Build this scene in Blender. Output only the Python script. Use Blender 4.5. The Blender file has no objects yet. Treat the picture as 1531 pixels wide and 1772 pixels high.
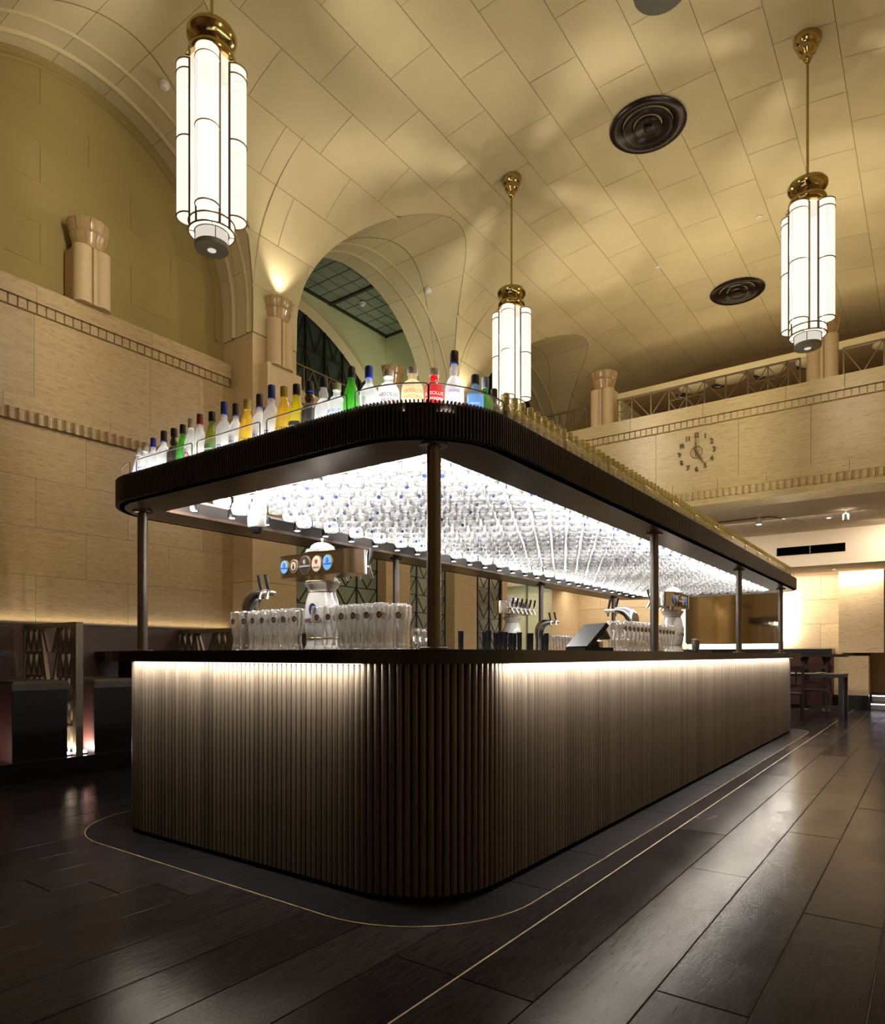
import bpy, bmesh, math, random
from math import pi, sin, cos, sqrt, atan2, radians
from mathutils import Vector, Matrix
random.seed(7)
SC = bpy.context.scene
COL = SC.collection

# ------------------------------------------------------------------ camera
CAM_H = 1.07
cam_d = bpy.data.cameras.new('camera')
cam = bpy.data.objects.new('camera', cam_d); COL.objects.link(cam)
cam.location = (0, 0, CAM_H)
cam.rotation_euler = (pi/2, 0, atan2(850.5, 1172.0))
cam_d.sensor_fit = 'HORIZONTAL'; cam_d.sensor_width = 36.0
cam_d.lens = 1172.0/1531.0*36.0
cam_d.shift_y = (1134.0-886.0)/1531.0
cam_d.clip_start = 0.05; cam_d.clip_end = 100
SC.camera = cam
# ------------------------------------------------------------------ world, exposure
w = bpy.data.worlds.new('world'); SC.world = w; w.use_nodes = True
w.node_tree.nodes['Background'].inputs[0].default_value = (0.02, 0.018, 0.015, 1)
w.node_tree.nodes['Background'].inputs[1].default_value = 0.3
SC.view_settings.view_transform = 'Standard'; SC.view_settings.look = 'None'
SC.view_settings.gamma = 1.0; SC.view_settings.use_curve_mapping = False
SC.view_settings.exposure = 0.0
SC.cycles.transparent_max_bounces = 16
SC.cycles.max_bounces = 8; SC.cycles.diffuse_bounces = 4; SC.cycles.glossy_bounces = 4
SC.cycles.caustics_reflective = False; SC.cycles.caustics_refractive = False
SC.cycles.sample_clamp_indirect = 4.0

# light strengths (W)
PENDANT_EMIT = 1.25
BULB_W = 400
CANOPY_W = 60
SHELF_W = 44
COUNTER_LED = 26
WARM = (1.0, 0.87, 0.68); NEUT = (1.0, 0.93, 0.82); COOL = (1.0, 0.97, 0.93)

def area_light(name, loc, direction, sx, sy, watts, col, spread=pi):
    d = bpy.data.lights.new(name, 'AREA'); d.shape = 'RECTANGLE'; d.size = sx; d.size_y = sy
    d.energy = watts; d.color = col; d.spread = spread
    o = bpy.data.objects.new(name, d); COL.objects.link(o); o.location = loc
    z = -Vector(direction).normalized(); ax = Vector((1, 0, 0)) if abs(z.x) < .95 else Vector((0, 1, 0))   # sx runs along X (or Y), sy across it
    x = (ax-z*ax.dot(z)).normalized(); y = z.cross(x)
    o.rotation_euler = Matrix((x, y, z)).transposed().to_euler()
    return o
def spot_light(name, loc, direction, watts, col, angle, blend=0.7, r=0.04):
    d = bpy.data.lights.new(name, 'SPOT'); d.energy = watts; d.color = col
    d.spot_size = angle; d.spot_blend = blend; d.shadow_soft_size = r
    o = bpy.data.objects.new(name, d); COL.objects.link(o); o.location = loc
    o.rotation_euler = Vector(direction).to_track_quat('-Z', 'Y').to_euler()
    return o

# ------------------------------------------------------------------ key dimensions (metres)
XC = -2.85                      # axis of the hall
WX = -7.30                      # face of the left wall, under the frieze
PX = -6.91                      # face of the piers
GY = 10.35                      # face of the gallery
BAR = (-4.25, -1.63, 2.22, 10.88, 0.45)
CAN = (-4.33, -1.55, 2.14, 10.96, 0.47)
CNT = (-4.40, -1.48, 2.07, 11.03, 0.58)
Z_TOP = 1.095; Z_SOF = 1.985; Z_FAS = 2.14
PEND = [(-4.63, 3.27), (-4.63, 7.97), (-1.07, 7.97), (-1.07, 3.27)]

# ------------------------------------------------------------------ materials
def lin(h):
    h = h.lstrip('#'); c = [int(h[i:i+2], 16)/255 for i in (0, 2, 4)]
    return tuple((x/12.92 if x <= .04045 else ((x+.055)/1.055)**2.4) for x in c)
M = {}
def nodes(name):
    m = bpy.data.materials.new(name); m.use_nodes = True
    nt = m.node_tree; b = nt.nodes['Principled BSDF']; M[name] = m
    return m, nt, b
def N(nt, t, **kw):
    n = nt.nodes.new(t)
    for k, v in kw.items(): setattr(n, k, v)
    return n
def pbr(name, col, rough=.5, metal=0., noise=0., nscale=8., bump=0., rnd=0., rrough=0., spec=.5, coat=0., stretch=(1, 1, 1), world=False):
    m, nt, b = nodes(name)
    col = lin(col) if isinstance(col, str) else col
    b.inputs['Base Color'].default_value = (*col, 1); b.inputs['Roughness'].default_value = rough
    b.inputs['Metallic'].default_value = metal; b.inputs['Specular IOR Level'].default_value = spec
    b.inputs['Coat Weight'].default_value = coat
    L = nt.links.new
    src = None
    if noise or bump:
        if world: co = N(nt, 'ShaderNodeNewGeometry').outputs['Position']
        else: co = N(nt, 'ShaderNodeTexCoord').outputs['Object']
        mp = N(nt, 'ShaderNodeMapping'); mp.inputs['Scale'].default_value = stretch; L(co, mp.inputs[0])
        nz = N(nt, 'ShaderNodeTexNoise'); nz.inputs['Scale'].default_value = nscale; nz.inputs['Detail'].default_value = 5
        nz.inputs['Roughness'].default_value = .6
        L(mp.outputs[0], nz.inputs['Vector'])
        if noise:
            mr = N(nt, 'ShaderNodeMapRange'); mr.inputs[1].default_value = .3; mr.inputs[2].default_value = .7
            mr.inputs[3].default_value = 1-noise; mr.inputs[4].default_value = 1+noise
            L(nz.outputs[0], mr.inputs[0]); src = mr.outputs[0]
        if bump:
            bp = N(nt, 'ShaderNodeBump'); bp.inputs['Strength'].default_value = bump; bp.inputs['Distance'].default_value = .01
            L(nz.outputs[0], bp.inputs['Height']); L(bp.outputs[0], b.inputs['Normal'])
    if rnd or rrough:
        oi = N(nt, 'ShaderNodeObjectInfo')
        if rnd:
            mr2 = N(nt, 'ShaderNodeMapRange'); mr2.inputs[3].default_value = 1-rnd; mr2.inputs[4].default_value = 1+rnd
            L(oi.outputs['Random'], mr2.inputs[0])
            if src is None: src = mr2.outputs[0]
            else:
                mu = N(nt, 'ShaderNodeMath', operation='MULTIPLY'); L(src, mu.inputs[0]); L(mr2.outputs[0], mu.inputs[1]); src = mu.outputs[0]
        if rrough:
            mr3 = N(nt, 'ShaderNodeMapRange'); mr3.inputs[3].default_value = rough-rrough; mr3.inputs[4].default_value = rough+rrough
            L(oi.outputs['Random'], mr3.inputs[0]); L(mr3.outputs[0], b.inputs['Roughness'])
    if src is not None:
        vm = N(nt, 'ShaderNodeVectorMath', operation='SCALE'); vm.inputs[0].default_value = col
        L(src, vm.inputs['Scale']); L(vm.outputs[0], b.inputs['Base Color'])
    return m
def emis(name, col, strength):
    m = bpy.data.materials.new(name); m.use_nodes = True; M[name] = m
    nt = m.node_tree; nt.nodes.clear()
    e = N(nt, 'ShaderNodeEmission'); o = N(nt, 'ShaderNodeOutputMaterial')
    e.inputs[0].default_value = (*col, 1); e.inputs[1].default_value = strength
    nt.links.new(e.outputs[0], o.inputs[0]); return m
def glassy(name, col, trans=.5, transl=.35, gloss=.15, rough=.08, bump=0., bscale=30., edge=0.):
    """clear or tinted glass: part lets light straight through, part scatters it, part mirrors it"""
    m = bpy.data.materials.new(name); m.use_nodes = True; M[name] = m
    nt = m.node_tree; nt.nodes.clear(); L = nt.links.new
    col = lin(col) if isinstance(col, str) else col
    t = N(nt, 'ShaderNodeBsdfTransparent'); t.inputs[0].default_value = (*[c**.5 for c in col], 1)
    s = N(nt, 'ShaderNodeBsdfTranslucent'); s.inputs[0].default_value = (*col, 1)
    df = N(nt, 'ShaderNodeBsdfDiffuse'); df.inputs[0].default_value = (*col, 1)
    g = N(nt, 'ShaderNodeBsdfGlossy'); g.inputs[0].default_value = (1, 1, 1, 1); g.inputs['Roughness'].default_value = rough
    a0 = N(nt, 'ShaderNodeMixShader'); a0.inputs[0].default_value = .4; L(s.outputs[0], a0.inputs[1]); L(df.outputs[0], a0.inputs[2])
    a = N(nt, 'ShaderNodeMixShader'); a.inputs[0].default_value = transl/(trans+transl)
    if edge:
        le = N(nt, 'ShaderNodeLayerWeight'); le.inputs[0].default_value = .45
        me_ = N(nt, 'ShaderNodeMapRange'); me_.inputs[1].default_value = .25; me_.inputs[2].default_value = .95
        me_.inputs[3].default_value = transl/(trans+transl); me_.inputs[4].default_value = edge
        L(le.outputs['Facing'], me_.inputs[0]); L(me_.outputs[0], a.inputs[0])
    L(t.outputs[0], a.inputs[1]); L(a0.outputs[0], a.inputs[2])
    lw = N(nt, 'ShaderNodeLayerWeight'); lw.inputs[0].default_value = .35
    mr = N(nt, 'ShaderNodeMapRange'); mr.inputs[3].default_value = gloss*.5; mr.inputs[4].default_value = min(.95, gloss*3.5)
    L(lw.outputs['Facing'], mr.inputs[0])
    b = N(nt, 'ShaderNodeMixShader'); L(mr.outputs[0], b.inputs[0]); L(a.outputs[0], b.inputs[1]); L(g.outputs[0], b.inputs[2])
    if bump:
        tc = N(nt, 'ShaderNodeTexCoord'); v = N(nt, 'ShaderNodeTexVoronoi'); v.inputs['Scale'].default_value = bscale
        L(tc.outputs['Object'], v.inputs['Vector'])
        bp = N(nt, 'ShaderNodeBump'); bp.inputs['Strength'].default_value = bump; bp.inputs['Distance'].default_value = .01
        L(v.outputs['Distance'], bp.inputs['Height'])
        for q in (s, df, g): L(bp.outputs[0], q.inputs['Normal'])
    o = N(nt, 'ShaderNodeOutputMaterial'); L(b.outputs[0], o.inputs[0]); return m
def travertine(name, c1, c2, rough=.35):
    m, nt, b = nodes(name); L = nt.links.new
    g = N(nt, 'ShaderNodeNewGeometry'); oi = N(nt, 'ShaderNodeObjectInfo')
    sh = N(nt, 'ShaderNodeMath', operation='MULTIPLY'); sh.inputs[1].default_value = 37.; L(oi.outputs['Random'], sh.inputs[0])
    ad = N(nt, 'ShaderNodeVectorMath', operation='ADD'); L(g.outputs['Position'], ad.inputs[0])
    cb = N(nt, 'ShaderNodeCombineXYZ'); L(sh.outputs[0], cb.inputs[2]); L(cb.outputs[0], ad.inputs[1])
    def nz(scale, st, detail):
        mp = N(nt, 'ShaderNodeMapping'); mp.inputs['Scale'].default_value = st; L(ad.outputs[0], mp.inputs[0])
        n = N(nt, 'ShaderNodeTexNoise'); n.inputs['Scale'].default_value = scale; n.inputs['Detail'].default_value = detail
        n.inputs['Roughness'].default_value = .65; L(mp.outputs[0], n.inputs['Vector']); return n.outputs[0]
    f = nz(2.4, (1, 1, 22), 8); p = nz(20., (.5, .5, 3.2), 5)
    cr = N(nt, 'ShaderNodeValToRGB'); e = cr.color_ramp.elements
    e[0].position = .25; e[0].color = (*lin(c2), 1); e[1].position = .72; e[1].color = (*lin(c1), 1); L(f, cr.inputs[0])
    pr = N(nt, 'ShaderNodeMapRange'); pr.inputs[1].default_value = .32; pr.inputs[2].default_value = .50
    pr.inputs[3].default_value = .70; pr.inputs[4].default_value = 1.; L(p, pr.inputs[0])
    r2 = N(nt, 'ShaderNodeMapRange'); r2.inputs[3].default_value = .93; r2.inputs[4].default_value = 1.05; L(oi.outputs['Random'], r2.inputs[0])
    mu = N(nt, 'ShaderNodeMath', operation='MULTIPLY'); L(pr.outputs[0], mu.inputs[0]); L(r2.outputs[0], mu.inputs[1])
    vm = N(nt, 'ShaderNodeVectorMath', operation='SCALE'); L(cr.outputs[0], vm.inputs[0]); L(mu.outputs[0], vm.inputs['Scale'])
    L(vm.outputs[0], b.inputs['Base Color']); b.inputs['Roughness'].default_value = rough
    bp = N(nt, 'ShaderNodeBump'); bp.inputs['Strength'].default_value = .12; bp.inputs['Distance'].default_value = .01
    L(p, bp.inputs['Height']); L(bp.outputs[0], b.inputs['Normal']); return m

pbr('plaster', '#cbbd96', .8, noise=.07, nscale=1.3, bump=.12, rnd=.045, world=True, spec=.25)
pbr('plaster_joint', '#a8935f', .9, spec=.1)
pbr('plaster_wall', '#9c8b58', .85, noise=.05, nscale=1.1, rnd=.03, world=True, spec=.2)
pbr('plaster_green', '#cfd3a4', .85, noise=.04, nscale=2, world=True, spec=.2)
pbr('plaster_white', '#e6d6bf', .8, noise=.02, nscale=2, world=True, spec=.2)
pbr('plaster_brown', '#8d7452', .7, noise=.08, nscale=2, world=True)
travertine('travertine', '#c2aa80', '#ae9268')
travertine('travertine_pale', '#d4c093', '#c2a975')
travertine('travertine_warm', '#dcc6a4', '#c8ae88')
pbr('stone_joint', '#8d744a', .9)
pbr('pier_stone', '#c9b188', .5, noise=.08, nscale=6, stretch=(1, 1, 5), bump=.05, rnd=.04)
pbr('capital_stone', '#b2956a', .22, noise=.1, nscale=9, rnd=.06, coat=.2)
def floor_mat():
    m, nt, b = nodes('floor_slab'); L = nt.links.new
    co = N(nt, 'ShaderNodeNewGeometry').outputs['Position']; oi = N(nt, 'ShaderNodeObjectInfo')
    def nz(scale, st, det):
        mp = N(nt, 'ShaderNodeMapping'); mp.inputs['Scale'].default_value = st; L(co, mp.inputs[0])
        n = N(nt, 'ShaderNodeTexNoise'); n.inputs['Scale'].default_value = scale; n.inputs['Detail'].default_value = det; n.inputs['Roughness'].default_value = .62
        L(mp.outputs[0], n.inputs['Vector']); return n.outputs[0]
    big, fine, scr = nz(2.6, (1, .6, 1), 6), nz(95., (1, 1, 1), 3), nz(14., (5, .5, 1), 5)
    def rng(src, a, b2, lo=.3, hi=.7):
        r = N(nt, 'ShaderNodeMapRange'); r.inputs[1].default_value = lo; r.inputs[2].default_value = hi; r.inputs[3].default_value = a; r.inputs[4].default_value = b2; L(src, r.inputs[0]); return r.outputs[0]
    ad = N(nt, 'ShaderNodeMath', operation='ADD'); L(rng(big, .11, .25), ad.inputs[0]); L(rng(oi.outputs['Random'], -.03, .06, 0, 1), ad.inputs[1]); L(ad.outputs[0], b.inputs['Roughness'])
    mu = N(nt, 'ShaderNodeMath', operation='MULTIPLY'); L(rng(scr, .6, 1.5), mu.inputs[0]); L(rng(oi.outputs['Random'], .75, 1.25, 0, 1), mu.inputs[1])
    vm = N(nt, 'ShaderNodeVectorMath', operation='SCALE'); vm.inputs[0].default_value = (.0165, .0135, .0145); L(mu.outputs[0], vm.inputs['Scale']); L(vm.outputs[0], b.inputs['Base Color'])
    b.inputs['Specular IOR Level'].default_value = .042
    bp = N(nt, 'ShaderNodeBump'); bp.inputs['Strength'].default_value = .16; bp.inputs['Distance'].default_value = .004; L(fine, bp.inputs['Height'])
    b2 = N(nt, 'ShaderNodeBump'); b2.inputs['Strength'].default_value = .10; b2.inputs['Distance'].default_value = .02; L(big, b2.inputs['Height']); L(bp.outputs[0], b2.inputs['Normal']); L(b2.outputs[0], b.inputs['Normal'])
floor_mat()
pbr('floor_grout', (.34, .29, .20), .8)
pbr('inlay', (.36, .30, .17), .5, noise=.4, nscale=9)
pbr('band_slab', (.008, .007, .009), .45, spec=.06, noise=.3, nscale=3, bump=.05, rnd=.1)
pbr('rib_bronze', (.155, .128, .102), .36, metal=.55, rnd=.22, noise=.15, nscale=2.5)
pbr('rib_core', (.012, .010, .009), .7)
pbr('fin_dark', (.040, .029, .023), .45, rnd=.1)
pbr('soffit_wood', (.12, .07, .047), .27, metal=.3, noise=.18, nscale=3, stretch=(6, .6, 1), spec=.8)
pbr('counter_black', (.012, .009, .008), .18, noise=.2, nscale=4)
pbr('post_bronze', (.19, .165, .14), .34, metal=.8, noise=.12, nscale=5)
pbr('brass', (.46, .34, .14), .16, metal=1.)
pbr('lamp_bronze', (.16, .115, .055), .35, metal=.85)
pbr('lamp_disc', (.19, .17, .13), .5, metal=.3)
pbr('vent_brown', (.018, .010, .008), .28, metal=.35)
pbr('white_plastic', (.75, .72, .66), .4)
pbr('black_plastic', (.006, .006, .006), .35)
pbr('chrome', (.86, .84, .80), .14, metal=1.)
pbr('steel', (.55, .53, .52), .22, metal=1.)
pbr('ceramic', (.86, .82, .76), .12, coat=.5)
pbr('gold', (.60, .42, .16), .25, metal=1.)
pbr('wine_glass_dark', (.010, .014, .010), .10, spec=.6)
pbr('wine_foil', (.014, .012, .014), .30)
pbr('window_pane', (.050, .065, .052), .25, noise=.25, nscale=3, world=True)
pbr('window_pane_light', (.22, .25, .19), .35, noise=.15, nscale=3, world=True)
pbr('window_frame', (.018, .020, .012), .5)
pbr('rail_bronze', (.15, .115, .055), .4, metal=.7)
pbr('screen_bronze', (.17, .14, .095), .38, metal=.6, noise=.1, nscale=5)
pbr('panel_maroon', (.060, .022, .020), .4, noise=.15, nscale=3)
pbr('panel_brown', (.065, .036, .028), .45, noise=.12, nscale=3)
pbr('leather', (.050, .042, .030), .35, noise=.2, nscale=10, bump=.1)
pbr('plinth_black', (.007, .006, .006), .3)
pbr('table_dark', (.012, .008, .007), .35)
pbr('chair_red', (.030, .009, .009), .4)
pbr('bronze_numeral', (.13, .085, .03), .4, metal=.4)
pbr('mirror_bronze', (.92, .82, .62), .05, metal=1.)
emis('glowing_rack_slat', (1.0, .97, .93), 1.5)  # slats are no lamps; glow added to brighten the ground behind glasses
pbr('rack_dark', (.02, .02, .02), .8)
pbr('vent_black', (.002, .002, .002), .9, spec=0.)
pbr('paper_white', (.80, .79, .74), .6)
pbr('ink_dark', (.03, .025, .03), .6)
for n, c in dict(ink_blue='#2a4fc8', ink_purple='#5a2438', ink_orange='#e08a1e', ink_red='#a01a28', medal_blue='#69a9e0', medal_black='#2a2320',
                 medal_cream='#d9c2a6', medal_rim='#8a744e', cap_blue='#23369a', cap_black='#17161a', cap_gold='#c8b355', cap_clear='#cfc6b8',
                 cap_dark='#3a2a2c', cap_silver='#8fa0ad', cap_red='#7d2a24', label_black='#1c1f20', label_green='#3f7a46', label_blue='#4f9be0',
                 ink_white='#e9e6e2', amber_fig='#9a6a2c', slice_green='#8fae3a', badge_blue='#31408c').items():
    pbr(n, c, .45)
glassy('goblet_glass', (.97, .97, .97), trans=.80, transl=.10, gloss=.20, rough=.08, edge=.85)
glassy('beer_glass', (.98, .97, .95), trans=.93, transl=.02, gloss=.16, rough=.05, edge=.5)
glassy('clear_bottle', (.95, .97, 1.), trans=.55, transl=.35, gloss=.14, edge=.85)
glassy('frost_bottle', (.95, .96, .98), trans=.03, transl=.90, gloss=.05, rough=.4)
glassy('green_bottle', (.10, .55, .06), trans=.45, transl=.5, gloss=.15)
glassy('darkgreen_bottle', (.05, .16, .04), trans=.5, transl=.4, gloss=.18)
glassy('olive_bottle', (.30, .33, .06), trans=.45, transl=.45, gloss=.15)
glassy('gold_bottle', (.85, .62, .10), trans=.35, transl=.6, gloss=.14)
glassy('yellow_bottle', (.85, .78, .06), trans=.35, transl=.6, gloss=.14)
glassy('cream_bottle', (.95, .90, .68), trans=.10, transl=.85, gloss=.1)
glassy('red_bottle', (.62, .02, .05), trans=.35, transl=.6, gloss=.14)
glassy('blue_bottle', (.30, .62, .95), trans=.35, transl=.6, gloss=.14)
glassy('black_bottle', (.008, .008, .010), trans=.1, transl=.5, gloss=.25)
glassy('beer_bottle', (.10, .075, .04), trans=.25, transl=.4, gloss=.22)
glassy('sheet_glass', (.95, .97, .95), trans=.93, transl=.012, gloss=.07, rough=.02)
glassy('door_glass', (.72, .80, .74), trans=.72, transl=.12, gloss=.16, rough=.04)
def lampglass(name, col, strength, through):
    m = emis(name, col, strength); nt = m.node_tree; e = nt.nodes['Emission']; o = nt.nodes['Material Output']
    t = N(nt, 'ShaderNodeBsdfTransparent'); t.inputs[0].default_value = (1, .96, .9, 1)
    mx = N(nt, 'ShaderNodeMixShader'); mx.inputs[0].default_value = through
    nt.links.new(e.outputs[0], mx.inputs[1]); nt.links.new(t.outputs[0], mx.inputs[2]); nt.links.new(mx.outputs[0], o.inputs[0])
lampglass('lamp_glass', (1.0, .94, .84), PENDANT_EMIT, .38)
emis('lamp_glass_dim', (1.0, .90, .76), .75)
emis('led_white', (1.0, .95, .9), 14.)
emis('led_strip', (1.0, .93, .85), 3.)
emis('led_lilac', (.80, .78, 1.0), 3.)
emis('spot_lens', (1.0, .93, .80), 30.)
emis('mirror_glow', (1.0, .90, .74), 4.2)
emis('downlight', (1.0, .93, .80), 12.)
emis('door_light', (.93, 1.0, .93), 6.)

# ------------------------------------------------------------------ mesh helpers
class MB:
    def __init__(s): s.v = []; s.f = []
    def add(s, vs, fs):
        k = len(s.v); s.v += [tuple(v) for v in vs]; s.f += [tuple(i+k for i in f) for f in fs]; return s
    def box(s, x0, x1, y0, y1, z0, z1):
        return s.add([(x, y, z) for z in (z0, z1) for y in (y0, y1) for x in (x0, x1)],
                     [(0, 2, 3, 1), (4, 5, 7, 6), (0, 1, 5, 4), (2, 6, 7, 3), (0, 4, 6, 2), (1, 3, 7, 5)])
    def bevbox(s, x0, x1, y0, y1, z0, z1, b):
        """box whose upper edges are chamfered"""
        lo = [(x0, y0, z0), (x1, y0, z0), (x1, y1, z0), (x0, y1, z0)]
        mi = [(x, y, z1-b) for x, y, _ in lo]
        hi = [(x0+b, y0+b, z1), (x1-b, y0+b, z1), (x1-b, y1-b, z1), (x0+b, y1-b, z1)]
        f = [(3, 2, 1, 0), (8, 9, 10, 11)]
        for k in (0, 4):
            f += [(k+i, k+(i+1) % 4, k+4+(i+1) % 4, k+4+i) for i in range(4)]
        return s.add(lo+mi+hi, f)
    def prism(s, poly, z0, z1):
        n = len(poly)
        return s.add([(x, y, z0) for x, y in poly]+[(x, y, z1) for x, y in poly],
                     [tuple(range(n-1, -1, -1)), tuple(range(n, 2*n))]+[(i, (i+1) % n, n+(i+1) % n, n+i) for i in range(n)])
    def ring(s, outer, inner, z0, z1):
        n = len(outer); vs = []
        for z in (z0, z1):
            vs += [(x, y, z) for x, y in outer]; vs += [(x, y, z) for x, y in inner]
        f = []
        for i in range(n):
            j = (i+1) % n
            f += [(i, j, 2*n+j, 2*n+i), (n+j, n+i, 3*n+i, 3*n+j), (2*n+i, 2*n+j, 3*n+j, 3*n+i), (j, i, n+i, n+j)]
        return s.add(vs, f)
    def lathe(s, prof, n=16, c=(0, 0, 0), a0=0., a1=2*pi, caps=True):
        full = abs(a1-a0-2*pi) < 1e-6; m = n if full else n+1; vs = []
        for r, z in prof:
            for i in range(m):
                a = a0+(a1-a0)*i/n; vs.append((c[0]+r*cos(a), c[1]+r*sin(a), c[2]+z))
        f = []
        for k in range(len(prof)-1):
            for i in range(n):
                j = (i+1) % m
                f.append((k*m+i, k*m+j, (k+1)*m+j, (k+1)*m+i))
        if caps and full:
            if prof[0][0] > 1e-5: f.append(tuple(range(m-1, -1, -1)))
            if prof[-1][0] > 1e-5: f.append(tuple((len(prof)-1)*m+i for i in range(m)))
        return s.add(vs, f)
    def tube(s, pts, r, n=8, closed=False):
        pts = [Vector(p) for p in pts]; k = len(pts); rr = r if isinstance(r, (list, tuple)) else [r]*k
        vs = []; up = Vector((0, 0, 1)); prev = None
        for i, p in enumerate(pts):
            if closed: d = pts[(i+1) % k]-pts[i-1]
            else: d = pts[min(i+1, k-1)]-pts[max(i-1, 0)]
            d.normalize()
            if prev is None:
                u = d.cross(up)
                if u.length < .05: u = d.cross(Vector((1, 0, 0)))
            else: u = prev-d*prev.dot(d)
            u.normalize(); prev = u; v = d.cross(u)
            for q in range(n):
                a = 2*pi*q/n; vs.append(p+(u*cos(a)+v*sin(a))*rr[i])
        f = []
        for i in range(k if closed else k-1):
            j = (i+1) % k
            for q in range(n): f.append((i*n+q, i*n+(q+1) % n, j*n+(q+1) % n, j*n+q))
        if not closed: f += [tuple(range(n-1, -1, -1)), tuple((k-1)*n+q for q in range(n))]
        return s.add(vs, f)
    def bar(s, p, q, w, h=None, up=(0, 0, 1)):
        """square bar from p to q"""
        p, q = Vector(p), Vector(q); d = (q-p).normalized(); h = h or w
        u = d.cross(Vector(up))
        if u.length < 1e-3: u = d.cross(Vector((1, 0, 0)))
        u.normalize(); v = u.cross(d); vs = []
        for e in (p, q):
            for a, b in ((-1, -1), (1, -1), (1, 1), (-1, 1)): vs.append(e+u*a*w/2+v*b*h/2)
        return s.add(vs, [(3, 2, 1, 0), (4, 5, 6, 7), (0, 1, 5, 4), (1, 2, 6, 5), (2, 3, 7, 6), (3, 0, 4, 7)])
    def mesh(s, name, mat, smooth=False, angle=None):
        me = bpy.data.meshes.new(name); me.from_pydata(s.v, [], s.f)
        bm = bmesh.new(); bm.from_mesh(me); bmesh.ops.recalc_face_normals(bm, faces=bm.faces); bm.to_mesh(me); bm.free()
        if mat: me.materials.append(M[mat] if isinstance(mat, str) else mat)
        if smooth:
            me.polygons.foreach_set('use_smooth', [True]*len(me.polygons))
            if angle: me.set_sharp_from_angle(angle=radians(angle))
        me.update(); return me
    def build(s, name, mat, parent=None, smooth=False, angle=40, loc=None, rz=0):
        return ob(name, s.mesh(name, mat, smooth, angle), parent, loc, rz)
def ob(name, me, parent=None, loc=None, rz=0):
    o = bpy.data.objects.new(name, me); COL.objects.link(o)
    if parent is not None: o.parent = parent
    if loc is not None: o.location = loc
    if rz: o.rotation_euler = (0, 0, rz)
    return o
def empty(name, loc=(0, 0, 0), rz=0):
    o = bpy.data.objects.new(name, None); COL.objects.link(o); o.location = loc; o.rotation_euler = (0, 0, rz); o.empty_display_size = .1
    return o
def tag(o, label=None, cat=None, group=None, kind=None):
    if label: o['label'] = label
    if cat: o['category'] = cat
    if group: o['group'] = group
    if kind: o['kind'] = kind
    return o
def copy_tree(o, parent=None):
    c = o.copy(); COL.objects.link(c); c.parent = parent
    for ch in list(o.children): copy_tree(ch, c)
    return c
def rr(x0, x1, y0, y1, r, n=12):
    """rounded rectangle, counter-clockwise"""
    pts = []
    for cx, cy, a in ((x1-r, y0+r, -pi/2), (x1-r, y1-r, 0), (x0+r, y1-r, pi/2), (x0+r, y0+r, pi)):
        for i in range(n+1):
            t = a+pi/2*i/n; pts.append((cx+r*cos(t), cy+r*sin(t)))
    return pts
def rr_in(R, d, n=12):
    x0, x1, y0, y1, r = R
    return rr(x0+d, x1-d, y0+d, y1-d, max(r-d, .002), n)
def walk(R, step):
    """evenly spaced points on the rounded rectangle with outward normals, from the near-left end of the near face"""
    x0, x1, y0, y1, r = R
    segs = [('l', (x0+r, y0), (1, 0), x1-x0-2*r, (0, -1)), ('a', (x1-r, y0+r), -pi/2, r*pi/2, None),
            ('l', (x1, y0+r), (0, 1), y1-y0-2*r, (1, 0)), ('a', (x1-r, y1-r), 0, r*pi/2, None),
            ('l', (x1-r, y1), (-1, 0), x1-x0-2*r, (0, 1)), ('a', (x0+r, y1-r), pi/2, r*pi/2, None),
            ('l', (x0, y1-r), (0, -1), y1-y0-2*r, (-1, 0)), ('a', (x0+r, y0+r), pi, r*pi/2, None)]
    tot = sum(s[3] for s in segs); n = int(round(tot/step)); out = []
    for i in range(n):
        d = tot*i/n
        for s in segs:
            if d <= s[3]: break
            d -= s[3]
        if s[0] == 'l': out.append((s[1][0]+s[2][0]*d, s[1][1]+s[2][1]*d, s[4][0], s[4][1]))
        else:
            a = s[2]+d/r; out.append((s[1][0]+r*cos(a), s[1][1]+r*sin(a), cos(a), sin(a)))
    return out
def text_mesh(body, size, mat, extrude=.002, bend=None, shear=0., align='CENTER'):
    cu = bpy.data.curves.new('lettering', 'FONT'); cu.body = body; cu.size = size; cu.extrude = extrude
    cu.align_x = align; cu.align_y = 'CENTER'; cu.shear = shear; cu.resolution_u = 3
    o = bpy.data.objects.new('lettering', cu); COL.objects.link(o)
    dg = bpy.context.evaluated_depsgraph_get(); me = bpy.data.meshes.new_from_object(o.evaluated_get(dg))
    bpy.data.objects.remove(o); bpy.data.curves.remove(cu)
    for v in me.vertices:
        x, y, z = v.co
        if bend: R = bend+z; v.co = (R*sin(x/bend), -R*cos(x/bend), y)
        else: v.co = (x, -z, y)
    me.materials.clear(); me.materials.append(M[mat]); me.update(); return me
def disc_mb(r, t, n=24, sx=1., y=0.):
    """upright disc facing -Y"""
    mb = MB(); vs = []
    for yy in (y, y-t): vs += [(r*sx*cos(2*pi*i/n), yy, r*sin(2*pi*i/n)) for i in range(n)]
    mb.add(vs, [tuple(range(n)), tuple(range(2*n-1, n-1, -1))]+[(i, n+i, n+(i+1) % n, (i+1) % n) for i in range(n)]); return mb

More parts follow.
